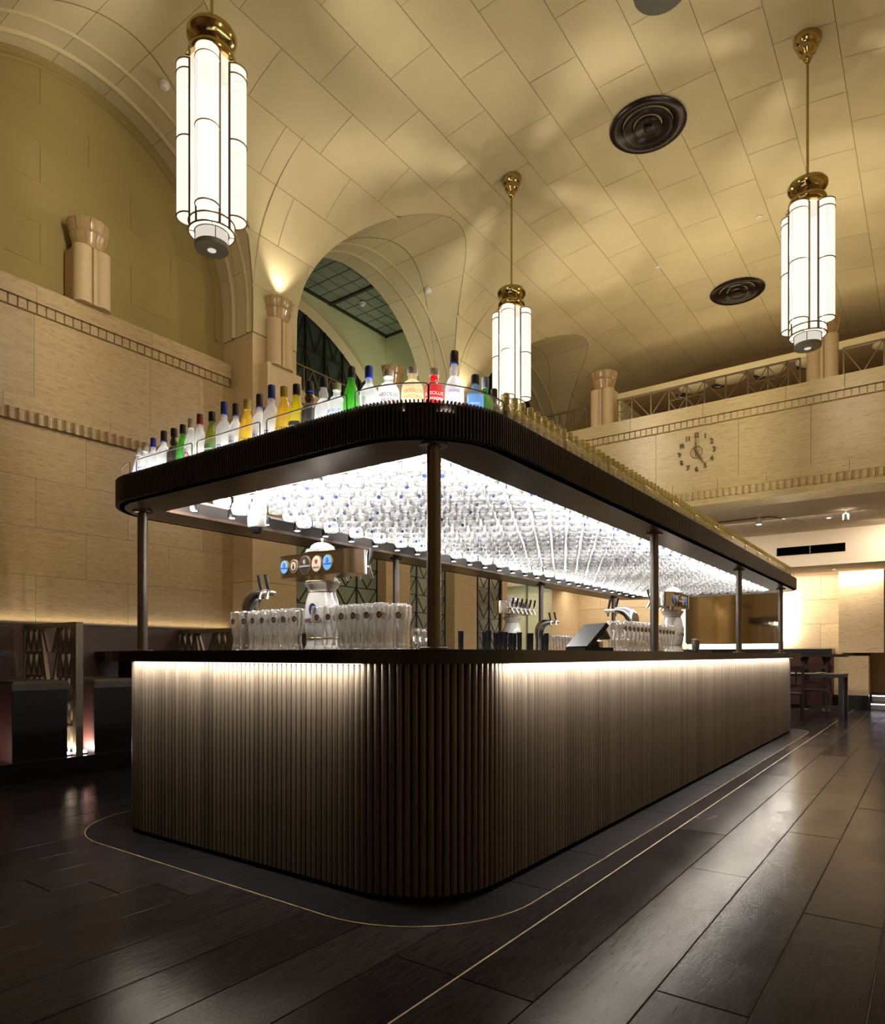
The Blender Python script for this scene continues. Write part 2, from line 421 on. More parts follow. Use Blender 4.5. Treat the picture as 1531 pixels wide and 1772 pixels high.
# ================================================================== THE SETTING
# ------------------------------------------------------------------ floor of long dark slabs
floor = tag(MB().box(-9.2, 2.0, -5.0, 18.0, -.30, -.005).build('floor', 'floor_grout'), kind='structure')
SW = .28; slab_cache = {}
def slab(x0, x1, y0, y1):
    key = (round(x1-x0, 3), round(y1-y0, 3))
    if key not in slab_cache:
        W, D = key; g = .0018
        slab_cache[key] = MB().bevbox(-W/2+g, W/2-g, -D/2+g, D/2-g, -.012, 0, .002).mesh('floor_slab', 'floor_slab')
    o = ob('floor_slab', slab_cache[key], floor, ((x0+x1)/2, (y0+y1)/2, random.uniform(-.0006, .0006)))
    o.rotation_euler = (random.uniform(-.0006, .0006), random.uniform(-.0014, .0014), 0)
band = (BAR[0]-.225, BAR[1]+.225, BAR[2]-.25, BAR[3]+.25)
phase = {-1.56: 1.855, -1.28: 1.855, -1.0: 3.50, -.72: 2.15, -.44: 3.155}
k = -21
while -1.28+SW*k < 1.6:
    x0 = round(-1.28+SW*k, 3); x1 = x0+SW
    y = phase.get(x0, .4+((k*977) % 240)/100.) - 2.4*3
    under = x0 > band[0]+.02 and x1 < band[1]-.02
    while y < 16.6:
        a, b = y, y+2.4; y += 2.4
        if x1 < -6.6 and b > -1: continue
        if b < .2 or (x0 > -1.28+SW*7): continue
        for a2, b2 in ([(a, b)] if not under else [(a, min(b, band[2]+.35)), (max(a, band[3]-.35), b)]):
            if b2-a2 > .05: slab(x0, x1, round(a2, 3), round(b2, 3))
    k += 1
MB().box(-9, 2, 16.4, 17.9, -.012, -.002).build('floor_slab', 'floor_slab', floor)
# border band round the bar with its pale inlay line
bo = rr(band[0], band[1], band[2], band[3], .62, 14); bi = rr_in(BAR, .12, 14)
nb = len(bo)
def band_piece(i0, i1):
    mb = MB(); idx = [i % nb for i in range(i0, i1+1)]
    n = len(idx); vs = []
    for z in (-.010, .0016):
        vs += [(*bo[i], z) for i in idx]+[(*bi[i], z) for i in idx]
    f = []
    for i in range(n-1): f += [(i, i+1, 2*n+i+1, 2*n+i), (2*n+i, 2*n+i+1, 3*n+i+1, 3*n+i)]
    mb.add(vs, f); return mb
band_piece(0, 14).build('border_slab', 'band_slab', floor)
band_piece(15, 29).build('border_slab', 'band_slab', floor)
band_piece(30, 44).build('border_slab', 'band_slab', floor)
band_piece(45, 59).build('border_slab', 'band_slab', floor)
ys = [2.592, 2.78, 3.41, 4.6, 5.8, 7.0, 8.2, 9.4, 10.5]
for a, b in zip(ys, ys[1:]):
    MB().box(BAR[1]-.1, band[1]-.0, a+.003, b-.003, -.01, .0022).build('border_slab', 'band_slab', floor)
xs = [-3.855, -2.75, -2.03]
for a, b in zip(xs, xs[1:]): MB().box(a+.002, b-.002, band[2], BAR[2]+.1, -.01, .0022).build('border_slab', 'band_slab', floor)
MB().box(band[0], BAR[0]+.1, 2.6, 10.5, -.01, .0022).build('border_slab', 'band_slab', floor)
MB().ring(rr(band[0]-.004, band[1]+.004, band[2]-.004, band[3]+.004, .624, 14), bo, -.01, .003).build('inlay_strip', 'inlay', floor)
MB().box(-1.283, -1.277, .5, 16, -.01, .0018).build('inlay_strip', 'inlay', floor)

# ------------------------------------------------------------------ vault
VA, VB, VZ0, VN = 4.06, 2.40, 5.20, 3.0
prof = [(XC-VA, 5.13)]
for i in range(601):
    th = pi*i/600; c_, s_ = cos(th), sin(th)
    prof.append((XC-VA*math.copysign(abs(c_)**(2/VN), c_), VZ0+VB*abs(s_)**(2/VN)))
prof.append((XC+VA, 5.13))
cum = [0.]
for a, b in zip(prof, prof[1:]): cum.append(cum[-1]+math.hypot(b[0]-a[0], b[1]-a[1]))
STOT = cum[-1]
import bisect
def vs(s, off=0.):
    s = min(max(s, 1e-6), STOT-1e-6); i = max(1, min(bisect.bisect_left(cum, s), len(prof)-1))
    t = (s-cum[i-1])/max(cum[i]-cum[i-1], 1e-9); a, b = prof[i-1], prof[i]
    x, z = a[0]+(b[0]-a[0])*t, a[1]+(b[1]-a[1])*t
    lo, hi = prof[max(i-4, 0)], prof[min(i+3, len(prof)-1)]
    dx, dz = hi[0]-lo[0], hi[1]-lo[1]; l = math.hypot(dx, dz)
    return x+dz/l*off, z-dx/l*off
half = len(prof)//2
def s_of_z(z):
    for i in range(1, half+1):
        if prof[i][1] >= z:
            a, b = prof[i-1], prof[i]; t = (z-a[1])/max(b[1]-a[1], 1e-9); return cum[i-1]+(cum[i]-cum[i-1])*t
    return cum[half]
def vx(z): return vs(s_of_z(z))[0]
def vz(x):
    for i in range(1, len(prof)):
        if prof[i][0] >= x: return prof[i][1]
    return 5.2
BAYS = [-.80, 3.62, 8.04, 12.46]; BR = 1.85; ZS = 5.48
def bay_of(y):
    for c_ in BAYS:
        if abs(y-c_) < BR-1e-4: return c_
    return None
def groin(y):
    c_ = bay_of(y)
    return 0. if c_ is None else s_of_z(ZS+sqrt(max(BR*BR-(y-c_)**2, 0)))
def ycols(y0, y1, n):
    ys = [y0+(y1-y0)*i/n for i in range(n+1)]
    for c_ in BAYS:
        for e in (c_-BR, c_+BR):
            if y0 < e < y1: ys += [e-.002, e+.002]
            for d in (.01, .03, .07, .14, .25):
                q = e+d if e < c_ else e-d
                if y0 < q < y1: ys.append(q)
    return sorted(ys)
def vault_patch(y0, y1, s0, s1, n, m, off, skirt=0.):
    ys_ = ycols(y0, y1, n); vv = []; live = False
    for y in ys_:
        lo = max(s0, min(groin(y), STOT/2)) if s0 < STOT/2 else s0
        lo = min(lo, s1); live |= s1-lo > .01
        for j in range(m+1):
            x, z = vs(lo+(s1-lo)*j/m, off); vv.append((x, y, z))
    if not live: return None
    k = m+1; f = [(i*k+j, i*k+j+1, (i+1)*k+j+1, (i+1)*k+j) for i in range(len(ys_)-1) for j in range(m)]
    return MB().add(vv, f)
cb = vault_patch(-5.0, 16.4, 0, STOT, 330, 72, 0)
ceiling = tag(cb.build('ceiling', 'plaster_joint', smooth=True, angle=30), kind='structure')
CW = STOT/19.; BL = 1.06; gj = .003
for kc in range(19):
    if vs((kc+.5)*CW)[0] > .3: continue
    y = -.6+(.53 if kc % 2 else 0)
    while y < 16.3:
        mb = vault_patch(y+gj, min(y+BL, 16.39)-gj, kc*CW+gj, (kc+1)*CW-gj, 12, 4, .010)
        if mb and y+BL > .6:
            v = MB().add(mb.v, mb.f); v.build('plaster_block', 'plaster', ceiling, smooth=True, angle=30)
        y += BL
# cross barrels over the bays on the left
def barrel_path(n=84):
    p = [(-BR, 5.13), (-BR, 5.30)]
    for i in range(n+1):
        a = pi-pi*i/n; p.append((BR*cos(a), ZS+BR*sin(a)))
    return p+[(BR, 5.30), (BR, 5.13)]
def barrel(c_, x_end, i0, i1, u0, u1, off, k=5):
    p = barrel_path(); vv = []
    for q in range(i0, i1+1):
        dy, z = p[q]; r = math.hypot(dy, z-ZS) if z > ZS else None
        if z > ZS+1e-6: oy, oz = -dy/r*off, -(z-ZS)/r*off
        else: oy, oz = (-math.copysign(off, dy), 0)
        xg = vx(min(z, 7.58))
        for j in range(k+1):
            u = u0+(u1-u0)*j/k; vv.append((xg+(x_end-xg)*u, c_+dy+oy, z+oz))
    n = i1-i0; kk = k+1
    return MB().add(vv, [(i*kk+j, i*kk+j+1, (i+1)*kk+j+1, (i+1)*kk+j) for i in range(n) for j in range(k)])
XEND = {3.62: -7.50, 8.04: -7.62, 12.46: -7.5, -.80: -7.5}
for c_ in BAYS:
    b_ = tag(barrel(c_, XEND[c_], 0, 88, 0, 1, 0).build('ceiling', 'plaster_joint', smooth=True, angle=30), kind='structure')
    if c_ < 0: continue
    cuts = [0, 8, 19, 31, 40, 48, 57, 69, 80, 88]
    for q, (i0, i1) in enumerate(zip(cuts, cuts[1:])):
        us = [0, .5, 1.0]
        for u0, u1 in zip(us, us[1:]):
            p = barrel_path()
            m_ = barrel(c_, XEND[c_], i0, i1, u0+.004, u1-.004, .008)
            # shrink the courses a little so the joints stay open
            m_.build('plaster_block', 'plaster', b_, smooth=True, angle=30)
    for q in cuts[1:-1]:
        dy, z = barrel_path()[q]; xg = vx(z); r = math.hypot(dy, max(z-ZS, 0)) or 1
        ny, nz = -dy/r, -max(z-ZS, 0)/r
        MB().bar((xg-.02, c_+dy+ny*.006, z+nz*.006), (XEND[c_], c_+dy+ny*.006, z+nz*.006), .007).build('joint_bead', 'plaster_joint', b_)
    for xb, rb in ((-7.27, .028), (-6.985, .02)):
        pts = [(xb, c_+dy*.992, ZS+(z-ZS)*.992 if z > ZS else z) for dy, z in barrel_path(40) if (xb < vx(z)-.03)]
        MB().tube(pts, rb, 8).build('arch_bead', 'plaster', b_, smooth=True)

# ------------------------------------------------------------------ left wall
wall_left = tag(MB().box(-7.9, -7.335, -5.0, 5.47, 0, 4.70).build('wall_left', 'stone_joint'), kind='structure')
def piece(mb, name, mat, parent, bev=0): return mb.build(name, mat, parent)
def wall_slab(y0, y1, z0, z1, x=WX, t=.035, mat='travertine', g=.0014, parent=None):
    MB().box(x-t, x, y0+g, y1-g, z0+g, z1-g).build('travertine_slab', mat, parent or wall_left)
for r_, (z0, z1) in enumerate(((1.38, 1.87), (1.87, 2.355), (2.355, 2.85), (2.85, 3.38))):
    y = 1.18 if r_ % 2 == 0 else 1.68
    while y < 5.47:
        wall_slab(max(y, 1.0), min(y+.963, 5.47), z0, z1); y += .963
wall_slab(-5, 1.18, 1.38, 3.38)
MB().box(-7.335, -7.30, -5, 5.47, 0, 1.38).build('travertine_slab', 'travertine', wall_left)
ystub = 3.64
fy = [-5, 1.9, 3.09, 4.33, 4.97, 5.47]
for a, b in zip(fy, fy[1:]): wall_slab(a, b, 3.64, 4.49, x=WX+.005)
for a, b in zip([-5, 2.2, 3.09, 4.33, 5.40], [2.2, 3.09, 4.33, 5.40]): wall_slab(a, b, 4.59, 4.77, x=WX+.055, t=.26)
for a, b in zip([-5, 2.8, 3.85, 4.9, 5.44], [2.8, 3.85, 4.9, 5.44]): wall_slab(a, b, 3.49, 3.64, x=WX+.03, t=.08)
MB().box(WX-.03, WX+.012, 1.0, 5.40, 4.495, 4.588).build('dentil_bed', 'travertine', wall_left)
den_u = MB().bevbox(-.039, .039, -.049, .049, 0, .032, .005)   # local z is the outward direction
den_u = den_u.mesh('dentil', 'travertine')
sc = MB(); pts = []
for i in range(9):
    a = pi*i/8; pts.append((-.037*cos(a), .075-.038*sin(a)*1.0))
pol = [(-.041, 0), (-.041, .078), (-.037, .078)]+[(x, .078-.040*sin(pi*i/8)) for i, (x, _) in enumerate(pts)][1:-1]+[(.037, .078), (.041, .078), (.041, 0)]
n_ = len(pol)
sc.add([(x, -.054, z) for x, z in pol]+[(x, .054, z) for x, z in pol],
       [(i, (i+1) % n_, n_+(i+1) % n_, n_+i) for i in range(n_)]+[tuple(range(n_)), tuple(range(2*n_-1, n_-1, -1))])
den_l = sc.mesh('fluted_dentil', 'travertine')
def dentil(me, name, loc, side, parent):
    o = ob(name, me, parent, loc)
    if side == 'x': o.rotation_euler = (pi/2, 0, pi/2)      # outward +X
    else: o.rotation_euler = (pi/2, 0, 0)                   # outward -Y
y = 2.62
while y < 5.42:
    dentil(den_u, 'dentil', (WX, y, 4.54), 'x', wall_left); dentil(den_l, 'fluted_dentil', (WX-.012, y, 3.436), 'x', wall_left); y += .088
# plaster back wall of the first bay
def arch_panel(c_, x, z0, z1, y0, y1, n=10, off=0., rad=BR):
    ys_ = [y0+(y1-y0)*i/n for i in range(n+1)]; vv = []; live = False
    for y in ys_:
        zh = ZS+sqrt(max(rad*rad-(y-c_)**2, 0)) if abs(y-c_) < rad else ZS
        h = max(min(z1, zh), z0); live |= h-z0 > .02
        vv += [(x, y, z0), (x, y, h)]
    return MB().add(vv, [(2*i, 2*i+1, 2*i+3, 2*i+2) for i in range(n)]) if live else None
for c_ in (3.62, -.80):
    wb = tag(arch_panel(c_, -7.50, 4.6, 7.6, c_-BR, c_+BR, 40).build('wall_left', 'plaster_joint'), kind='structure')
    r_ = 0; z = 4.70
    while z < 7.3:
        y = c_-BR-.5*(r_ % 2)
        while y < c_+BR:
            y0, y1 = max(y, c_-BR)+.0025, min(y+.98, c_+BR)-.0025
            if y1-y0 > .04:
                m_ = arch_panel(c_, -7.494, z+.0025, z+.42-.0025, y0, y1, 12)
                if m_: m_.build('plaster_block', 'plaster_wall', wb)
            y += .98
        z += .42; r_ += 1
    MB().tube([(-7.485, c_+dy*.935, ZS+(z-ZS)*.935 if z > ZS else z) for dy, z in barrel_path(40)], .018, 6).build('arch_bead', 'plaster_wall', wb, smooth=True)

# piers
def pier(n, y0, y1, x=PX, z1=5.13, xb=-7.5):
    p = tag(MB().box(xb, x-.012, y0+.012, y1-.012, 0, z1).build('trim_%d' % n, 'stone_joint'), kind='structure')
    zc = [0, 1.0, 2.0, 3.0, 4.0, z1]
    for a, b in zip(zc, zc[1:]):
        m_ = MB(); g = .002
        m_.box(xb, x-.03, y0, y0+.03, a+g, b-g); m_.box(x-.03, x, y0, y1, a+g, b-g); m_.box(xb, x-.03, y1-.03, y1, a+g, b-g)
        m_.build('travertine_slab', 'pier_stone', p)
    MB().box(xb, x+.004, y0-.004, y1+.004, z1-.006, z1+.006).build('pier_joint', 'stone_joint', p)
    return p
pier(1, 5.47, 6.19); pier(2, 8.05, 8.65, x=-6.93, z1=4.77, xb=-7.4); pier(3, 9.89, 10.61); pier(4, 11.88, 12.1, x=-7.12, z1=3.36); pier(5, 1.05, 1.77)

# windows with triangular glazing bars in the second bay
def lattice_window(n, y0, y1, z0, z1, x, cols, rows, lit, parent=None):
    o = tag(MB().box(x-.05, x-.02, y0-.02, y1+.02, z0-.02, z1+.02).build('window_%d' % n, 'window_frame'), kind='structure')
    cw, rh = (y1-y0)/cols, (z1-z0)/rows
    tri = {}
    for c_ in range(cols):
        for r_ in range(rows):
            a, b, lo, hi = y0+c_*cw, y0+(c_+1)*cw, z0+r_*rh, z0+(r_+1)*rh; m = (a+b)/2; e = .008
            for nm, t3 in (('m', [(a+3*e, hi-e), (b-3*e, hi-e), (m, lo+4*e)]), ('l', [(a+e, hi-4*e), (m-2*e, lo+e), (a+e, lo+e)]), ('r', [(b-e, hi-4*e), (b-e, lo+e), (m+2*e, lo+e)])):
                q = tri.get(nm)
                if q is None:
                    q = MB().add([(0, y_-a, z_-lo) for y_, z_ in t3]+[(-.01, y_-a, z_-lo) for y_, z_ in t3], [(0, 1, 2), (5, 4, 3), (0, 3, 4, 1), (1, 4, 5, 2), (2, 5, 3, 0)]).mesh('pane', lit); tri[nm] = q
                ob('pane', q, o, (x-.006, a, lo))
    for c_ in range(cols+1):
        y = y0+c_*cw; MB().box(x-.03, x+.012, y-.014, y+.014, z0, z1).build('mullion', 'window_frame', o)
    return o
lattice_window(1, 6.19, 8.05, .9, 3.3, -7.12, 4, 8, 'window_pane_light')
lattice_window(2, 8.65, 9.89, .9, 3.3, -7.12, 3, 8, 'window_pane_light')
lattice_window(3, 10.61, 11.88, .9, 3.3, -7.16, 3, 8, 'window_pane')
wl2 = tag(MB().box(-7.4, -7.1, 6.19, 9.89, 0, .9).build('wall_left', 'pier_stone'), kind='structure')
wl3 = tag(MB().box(-7.5, -7.2, 6.19, 9.89, 3.3, 4.70).build('wall_left', 'travertine'), kind='structure')
MB().box(-7.5, -7.14, 6.19, 8.05, 4.60, 4.77).build('travertine_slab', 'travertine', wl3)
MB().box(-7.5, -7.14, 8.65, 9.89, 4.60, 4.77).build('travertine_slab', 'travertine', wl3)
tag(MB().box(-7.5, -7.2, 10.61, 16.4, 3.36, 5.13).build('wall_left', 'plaster_white'), kind='structure')
tag(MB().box(-7.5, -7.2, 10.61, 12.1, 0, .9).build('wall_left', 'pier_stone'), kind='structure')
tag(MB().box(-7.5, -7.3, 14.47, 16.4, 0, 3.36).build('wall_left', 'travertine_warm'), kind='structure')
# room seen through the arch of the second bay
XO, YE, ZC = -8.85, 10.28, 7.42
tag(MB().box(XO-.2, -7.55, YE, YE+.15, 4.6, 7.7).build('wall_bay_end', 'plaster_green'), kind='structure')
tag(MB().box(XO-.2, -7.55, 5.75, 5.9, 4.6, 7.7).build('wall_bay_near', 'plaster_green'), kind='structure')
tag(MB().box(XO-.2, -7.3, 5.8, YE, 4.5, 4.62).build('floor_bay', 'plaster_brown'), kind='structure')
# outer wall with a segmental window
def seg(y, r=3.3, yc=7.5, zc=3.85): return zc+sqrt(max(r*r-(y-yc)**2, 0))
ow = MB(); ysx = [5.8+(YE-5.8)*i/48 for i in range(49)]; vv = []
for y in ysx:
    zl = seg(y, 3.42) if 5.3 < y < 9.95 else 4.6
    vv += [(XO, y, max(zl, 4.6)), (XO, y, 7.6)]
ow.add(vv, [(2*i, 2*i+1, 2*i+3, 2*i+2) for i in range(48)])
wo = tag(ow.build('wall_bay', 'plaster_green'), kind='structure')
av = []; ysa = [5.8+(9.75-5.8)*i/40 for i in range(41)]
for y in ysa:
    y2 = 7.5+(y-7.5)*3.3/3.42
    av += [(XO, y, seg(y, 3.42)), (XO-.10, y2, seg(y2, 3.3)), (XO+.015, y, seg(y, 3.42)), (XO+.015, y, seg(y, 3.42)+.07)]
MB().add(av, [(4*i+j, 4*i+j+1, 4*i+5+j, 4*i+4+j) for i in range(40) for j in (0, 2)]).build('archivolt', 'plaster', wo)
win4 = tag(MB().add([(XO-.14, 5.6, 4.6), (XO-.14, 9.9, 4.6), (XO-.14, 9.9, 7.4), (XO-.14, 5.6, 7.4)], [(0, 1, 2, 3)]).build('window_4', 'window_pane'), kind='structure')
cols = [5.95+.46*i for i in range(9)]
for i, y in enumerate(cols):
    MB().box(XO-.13, XO-.09, y-.016, y+.016, 4.6, seg(y, 3.3)).build('mullion', 'window_frame', win4)
    for r_ in range(5):
        z0 = 4.62+.62*r_; z1 = z0+.62; y2 = y+.46
        if y2 > 9.7 or z0 > seg(y2, 3.3): continue
        for p, q in (((y, z1), (y+.23, z0)), ((y2, z1), (y+.23, z0)), ((y, z0), (y2, z0))):
            MB().bar((XO-.115, *p), (XO-.115, *q), .016).build('glazing_bar', 'window_frame', win4)
# gridded glass ceiling of that room
gc = tag(MB().box(XO-.1, -7.3, 5.8, YE, ZC+.02, ZC+.06).build('ceiling_grid', 'window_frame'), kind='structure')
pw, ph = .255, .30; pane = MB().box(-pw/2+.010, pw/2-.010, -ph/2+.010, ph/2-.010, 0, .02).mesh('pane', 'window_pane_light')
y = YE-.06-ph/2
while y > 6.0:
    x = XO+.06+pw/2
    while x < -7.45: ob('pane', pane, gc, (x, y, ZC)); x += pw
    y -= ph
MB().box(XO, -7.4, 8.68, 8.74, ZC-.03, ZC+.02).build('grid_beam', 'window_frame', gc)
MB().box(XO, XO+.06, 5.8, YE, ZC-.02, ZC+.02).build('grid_beam', 'window_frame', gc)
MB().box(XO, -7.4, YE-.06, YE, ZC-.02, ZC+.02).build('grid_beam', 'window_frame', gc)
area_light('bay_room_light', (-8.1, 9.4, 4.75), (-.15, .3, 1), .8, .5, 13, (.95, 1.0, .82))

# ------------------------------------------------------------------ gallery across the far end
gal = tag(MB().box(-7.2, 1.9, GY+.03, GY+.45, 3.36, 4.74).build('wall_gallery', 'stone_joint'), kind='structure')
def gslab(x0, x1, z0, z1, y=GY, t=.04, g=.0025, mat='travertine_pale'):
    MB().box(x0+g, x1-g, y, y+t, z0+g, z1-g).build('travertine_slab', mat, gal)
gx = [-6.9, -5.6, -4.65, -3.46, -2.27, -1.35, -.38, .8, 1.8]
for a, b in zip(gx, gx[1:]): gslab(a, b, 3.64, 4.46)
gx2 = [-6.9, -5.2, -3.85, -2.75, -1.65, -.95, .2, 1.8]
for a, b in zip(gx2, gx2[1:]): gslab(a, b, 4.57, 4.77, y=GY-.05, t=.5)
gx3 = [-6.9, -4.6, -3.2, -2.55, -1.9, -.9, .4, 1.8]
for a, b in zip(gx3, gx3[1:]): gslab(a, b, 3.49, 3.64, y=GY-.02, t=.06)
MB().box(-6.9, 1.8, GY-.03, GY+.5, 3.28, 3.375).build('travertine_slab', 'travertine_pale', gal)
MB().box(-6.9, 1.8, GY-.012, GY+.03, 4.463, 4.567).build('dentil_bed', 'travertine_pale', gal)
dgu = den_u.copy(); dgu.materials[0] = M['travertine_pale']; dgl = den_l.copy(); dgl.materials[0] = M['travertine_pale']
x = -4.7
while x < -.1:
    dentil(dgu, 'dentil', (x, GY, 4.515), 'y', gal); dentil(dgl, 'fluted_dentil', (x, GY+.012, 3.432), 'y', gal); x += .088
# gallery floor / soffit below, bulkhead, far wall
sof = tag(MB().box(-7.3, 1.9, GY+.45, 14.1, 3.36, 3.46).build('ceiling_gallery', 'plaster_white'), kind='structure')
bulk = tag(MB().box(-7.3, 1.9, 14.1, 17.0, 2.72, 3.36).build('wall_bulkhead', 'plaster_white'), kind='structure')
far = tag(MB().box(-7.4, -1.03, 15.935, 16.4, 0, 7.8).build('wall_far', 'stone_joint'), kind='structure')
tag(MB().box(-1.1, 1.9, 17.0, 17.2, 0, 7.8).build('wall_far', 'travertine_warm'), kind='structure')
r_ = 0; z = .72
while z < 2.7:
    x = -7.3-(.6 if r_ % 2 else 0)
    while x < -1.3:
        x0, x1 = max(x, -7.3), min(x+1.2, -1.05)
        if x1-x0 > .05: MB().box(x0+.0025, x1-.0025, 15.90, 15.935, z+.0025, min(z+.5, 2.72)-.0025).build('travertine_slab', 'travertine_warm', far)
        x += 1.2
    z += .5; r_ += 1
MB().box(-7.3, -1.05, 15.90, 15.935, 0, .72).build('travertine_slab', 'travertine_warm', far)
# stone panels right of the far wall
MB().box(-1.53, -.78, 15.46, 15.95, 1.12, 2.72).build('travertine_slab', 'travertine_warm', far)
MB().box(-1.62, -1.03, 15.52, 15.95, .285, 1.06).build('travertine_slab', 'travertine_warm', far)
MB().box(-1.62, -1.03, 15.50, 15.95, 0, .285).build('skirting', 'plinth_black', far)
# wall above the gallery, lowered ceiling behind the railing
MB().box(-7.3, 1.9, 15.88, 15.94, 3.46, 7.7).build('wall_panel', 'plaster_brown', far)
gs = tag(MB().box(-4.9, 1.9, 12.6, 15.9, 6.02, 6.1).build('ceiling_gallery', 'plaster_brown'), kind='structure')
MB().box(-4.98, 1.9, 12.55, 12.6, 5.99, 6.11).build('ceiling_edge', 'plaster', gs)
tag(MB().box(-4.98, -4.9, 12.6, 15.9, 3.46, 6.1).build('wall_gallery_end', 'plaster'), kind='structure')
tag(MB().box(-7.3, -4.98, 12.9, 13.0, 3.46, 5.6).build('wall_gallery_back', 'plaster'), kind='structure')
# right and rear of the hall
wr = tag(MB().box(1.55, 1.9, -5, 16.4, 0, 5.3).build('wall_right', 'travertine_warm'), kind='structure')
wbk = tag(MB().box(-9, 1.9, -5.2, -5, 0, 7.8).build('wall_back', 'travertine_warm'), kind='structure')
tag(MB().box(-7.9, -7.5, -5, 1.8, 4.7, 7.8).build('wall_left', 'plaster_wall'), kind='structure')
# door of glass to the lit room beyond the far left corner
dr = tag(MB().box(-7.32, -7.30, 12.12, 13.25, .05, 2.70).build('door_1', 'door_glass'), kind='structure')
MB().box(-7.32, -7.30, 13.28, 14.45, .05, 2.70).build('pane', 'door_glass', dr)
MB().box(-7.34, -7.28, 13.25, 13.28, 0, 2.75).build('door_stile', 'steel', dr)
MB().box(-7.34, -7.28, 12.1, 14.47, 2.70, 2.76).build('door_head', 'steel', dr)
tag(MB().box(-9.1, -9.0, 11.8, 15.2, 0, 3.4).build('wall_lobby', 'plaster_green'), kind='structure')
tag(MB().box(-9.1, -7.5, 15.1, 15.2, 0, 3.4).build('wall_lobby_end', 'plaster_green'), kind='structure')
tag(MB().box(-9.1, -7.5, 11.8, 11.9, 0, 3.4).build('wall_lobby_near', 'travertine_warm'), kind='structure')
tag(MB().box(-9.1, -7.3, 11.8, 15.2, 2.9, 3.0).build('ceiling_lobby', 'plaster_white'), kind='structure')
area_light('lobby_light', (-8.2, 13.6, 2.86), (0, 0, -1), .9, .9, 26, (.90, 1.0, .92))
# stairs with lit risers in the far right
st = empty('staircase', (-.4, 16, 0)); tag(st, 'dark stairs with lilac lit risers at the far right', 'stairs')
for i in range(2):
    MB().box(-.63, 1.9, -.38+.3*i, .7, .15*i, .15*(i+1)-.02).build('riser', 'plinth_black', st)
    MB().box(-.63, 1.9, -.40+.3*i, .5, .15*(i+1)-.02, .15*(i+1)).build('tread', 'plinth_black', st)
    MB().box(-.60, 1.9, -.394+.3*i, -.383+.3*i, .15*(i+1)-.045, .15*(i+1)-.022).build('led_strip', 'led_lilac', st)
    MB().box(-.60, 1.9, -.385+.3*i, -.381+.3*i, .15*i+.01, .15*(i+1)-.05).build('riser_panel', 'steel', st)

# ================================================================== THINGS
# ------------------------------------------------------------------ half columns with flared capitals
def make_pillar(z0=0., zsh=.63):
    r = empty('half_column')
    # local: stands against a wall behind it (-X side is the wall), faces +X
    MB().box(-.22, .06, -.20, .20, 0, zsh).build('shaft_back', 'pier_stone', r)
    for s_ in (-1, 1):
        MB().lathe([(.115, 0), (.115, zsh)], 20, (.055, s_*.115, 0)).build('shaft_lobe', 'pier_stone', r, smooth=True)
    MB().box(.05, .155, -.022, .022, 0, zsh).build('fillet', 'pier_stone', r)
    MB().box(.05, .10, -.215, -.185, 0, zsh*.86).build('side_fillet', 'pier_stone', r)
    MB().box(.05, .10, .185, .215, 0, zsh*.86).build('side_fillet', 'pier_stone', r)
    a0, a1 = -pi*.56, pi*.56; c_ = (-.03, 0, zsh)
    low = [(.18, 0), (.195, .012), (.185, .02), (.19, .05), (.205, .10), (.225, .145), (.228, .155), (.10, .156)]
    upp = [(.195, .156), (.215, .17), (.232, .20), (.25, .25), (.258, .285), (.255, .30), (.10, .302)]
    for prof_, k, ph in ((low, 6, 0), (upp, 5, 0)):
        for i in range(k):
            b0 = a0+(a1-a0)*i/k+.012; b1 = a0+(a1-a0)*(i+1)/k-.012
            MB().lathe(prof_, 5, c_, b0, b1).build('capital_block', 'capital_stone', r, smooth=True, angle=50)
    MB().lathe([(.17, 0), (.185, .02), (.20, .12), (.19, .16), (.225, .2), (.24, .28), (.0, .29)], 18, c_, a0, a1).build('capital_core', 'stone_joint', r)
    return r
pil = make_pillar(); first = True
PIL = [((-7.30, 3.64, 4.77), 0, 'half column with flared capital on the frieze below the blind arch'),
       ((PX+.02, 5.85, 4.77), 0, 'half column with flared capital on the left pier, lit from above'),
       ((-7.0, 8.30, 4.77), 0, 'half column with flared capital half hidden behind the bottles inside the arch'),
       ((PX+.02, 10.02, 4.77), 0, 'half column at the pier behind the second hanging lamp'),
       ((-4.35, GY+.10, 4.77), -pi/2, 'pale half column rising from the gallery parapet left of the clock'),
       ((-1.22, GY+.10, 4.77), -pi/2, 'pale half column rising from the gallery parapet behind the right lamp')]
for loc, rz, lab in PIL:
    o = pil if first else copy_tree(pil); first = False
    o.location = loc; o.rotation_euler = (0, 0, rz); o.scale = (.84, .84, .94); tag(o, lab, 'column', 'half columns with flared capitals')
# plaster above the pillars is washed by uplights set in their capitals
def uplight(x, y, dx, dy, w_, ang=70):
    spot_light('capital_uplight', (x, y, 5.68), (dx, dy, 1), w_, WARM, radians(ang), .6, .05)
uplight(PX+.15, 5.85, -.02, 0, 26, 84); uplight(PX+.15, 10.02, -.02, 0, 26, 84)
uplight(-4.35, GY-.05, -.15, .02, 44, 66); uplight(-1.22, GY-.05, .12, .08, 36, 60)
uplight(PX+.17, 1.4, .2, .1, 18, 80)
for yy in (1.4, 5.85): uplight(1.0, yy, -.35, .1, 10, 90)
# plinth blocks under the column on the left pier
MB().box(PX-.01, PX+.13, 5.60, 5.66, 4.20, 4.77).build('base_block', 'pier_stone', bpy.data.objects['trim_1'])
MB().box(PX-.01, PX+.10, 5.66, 6.19, 4.0, 4.77).build('base_block', 'pier_stone', bpy.data.objects['trim_1'])

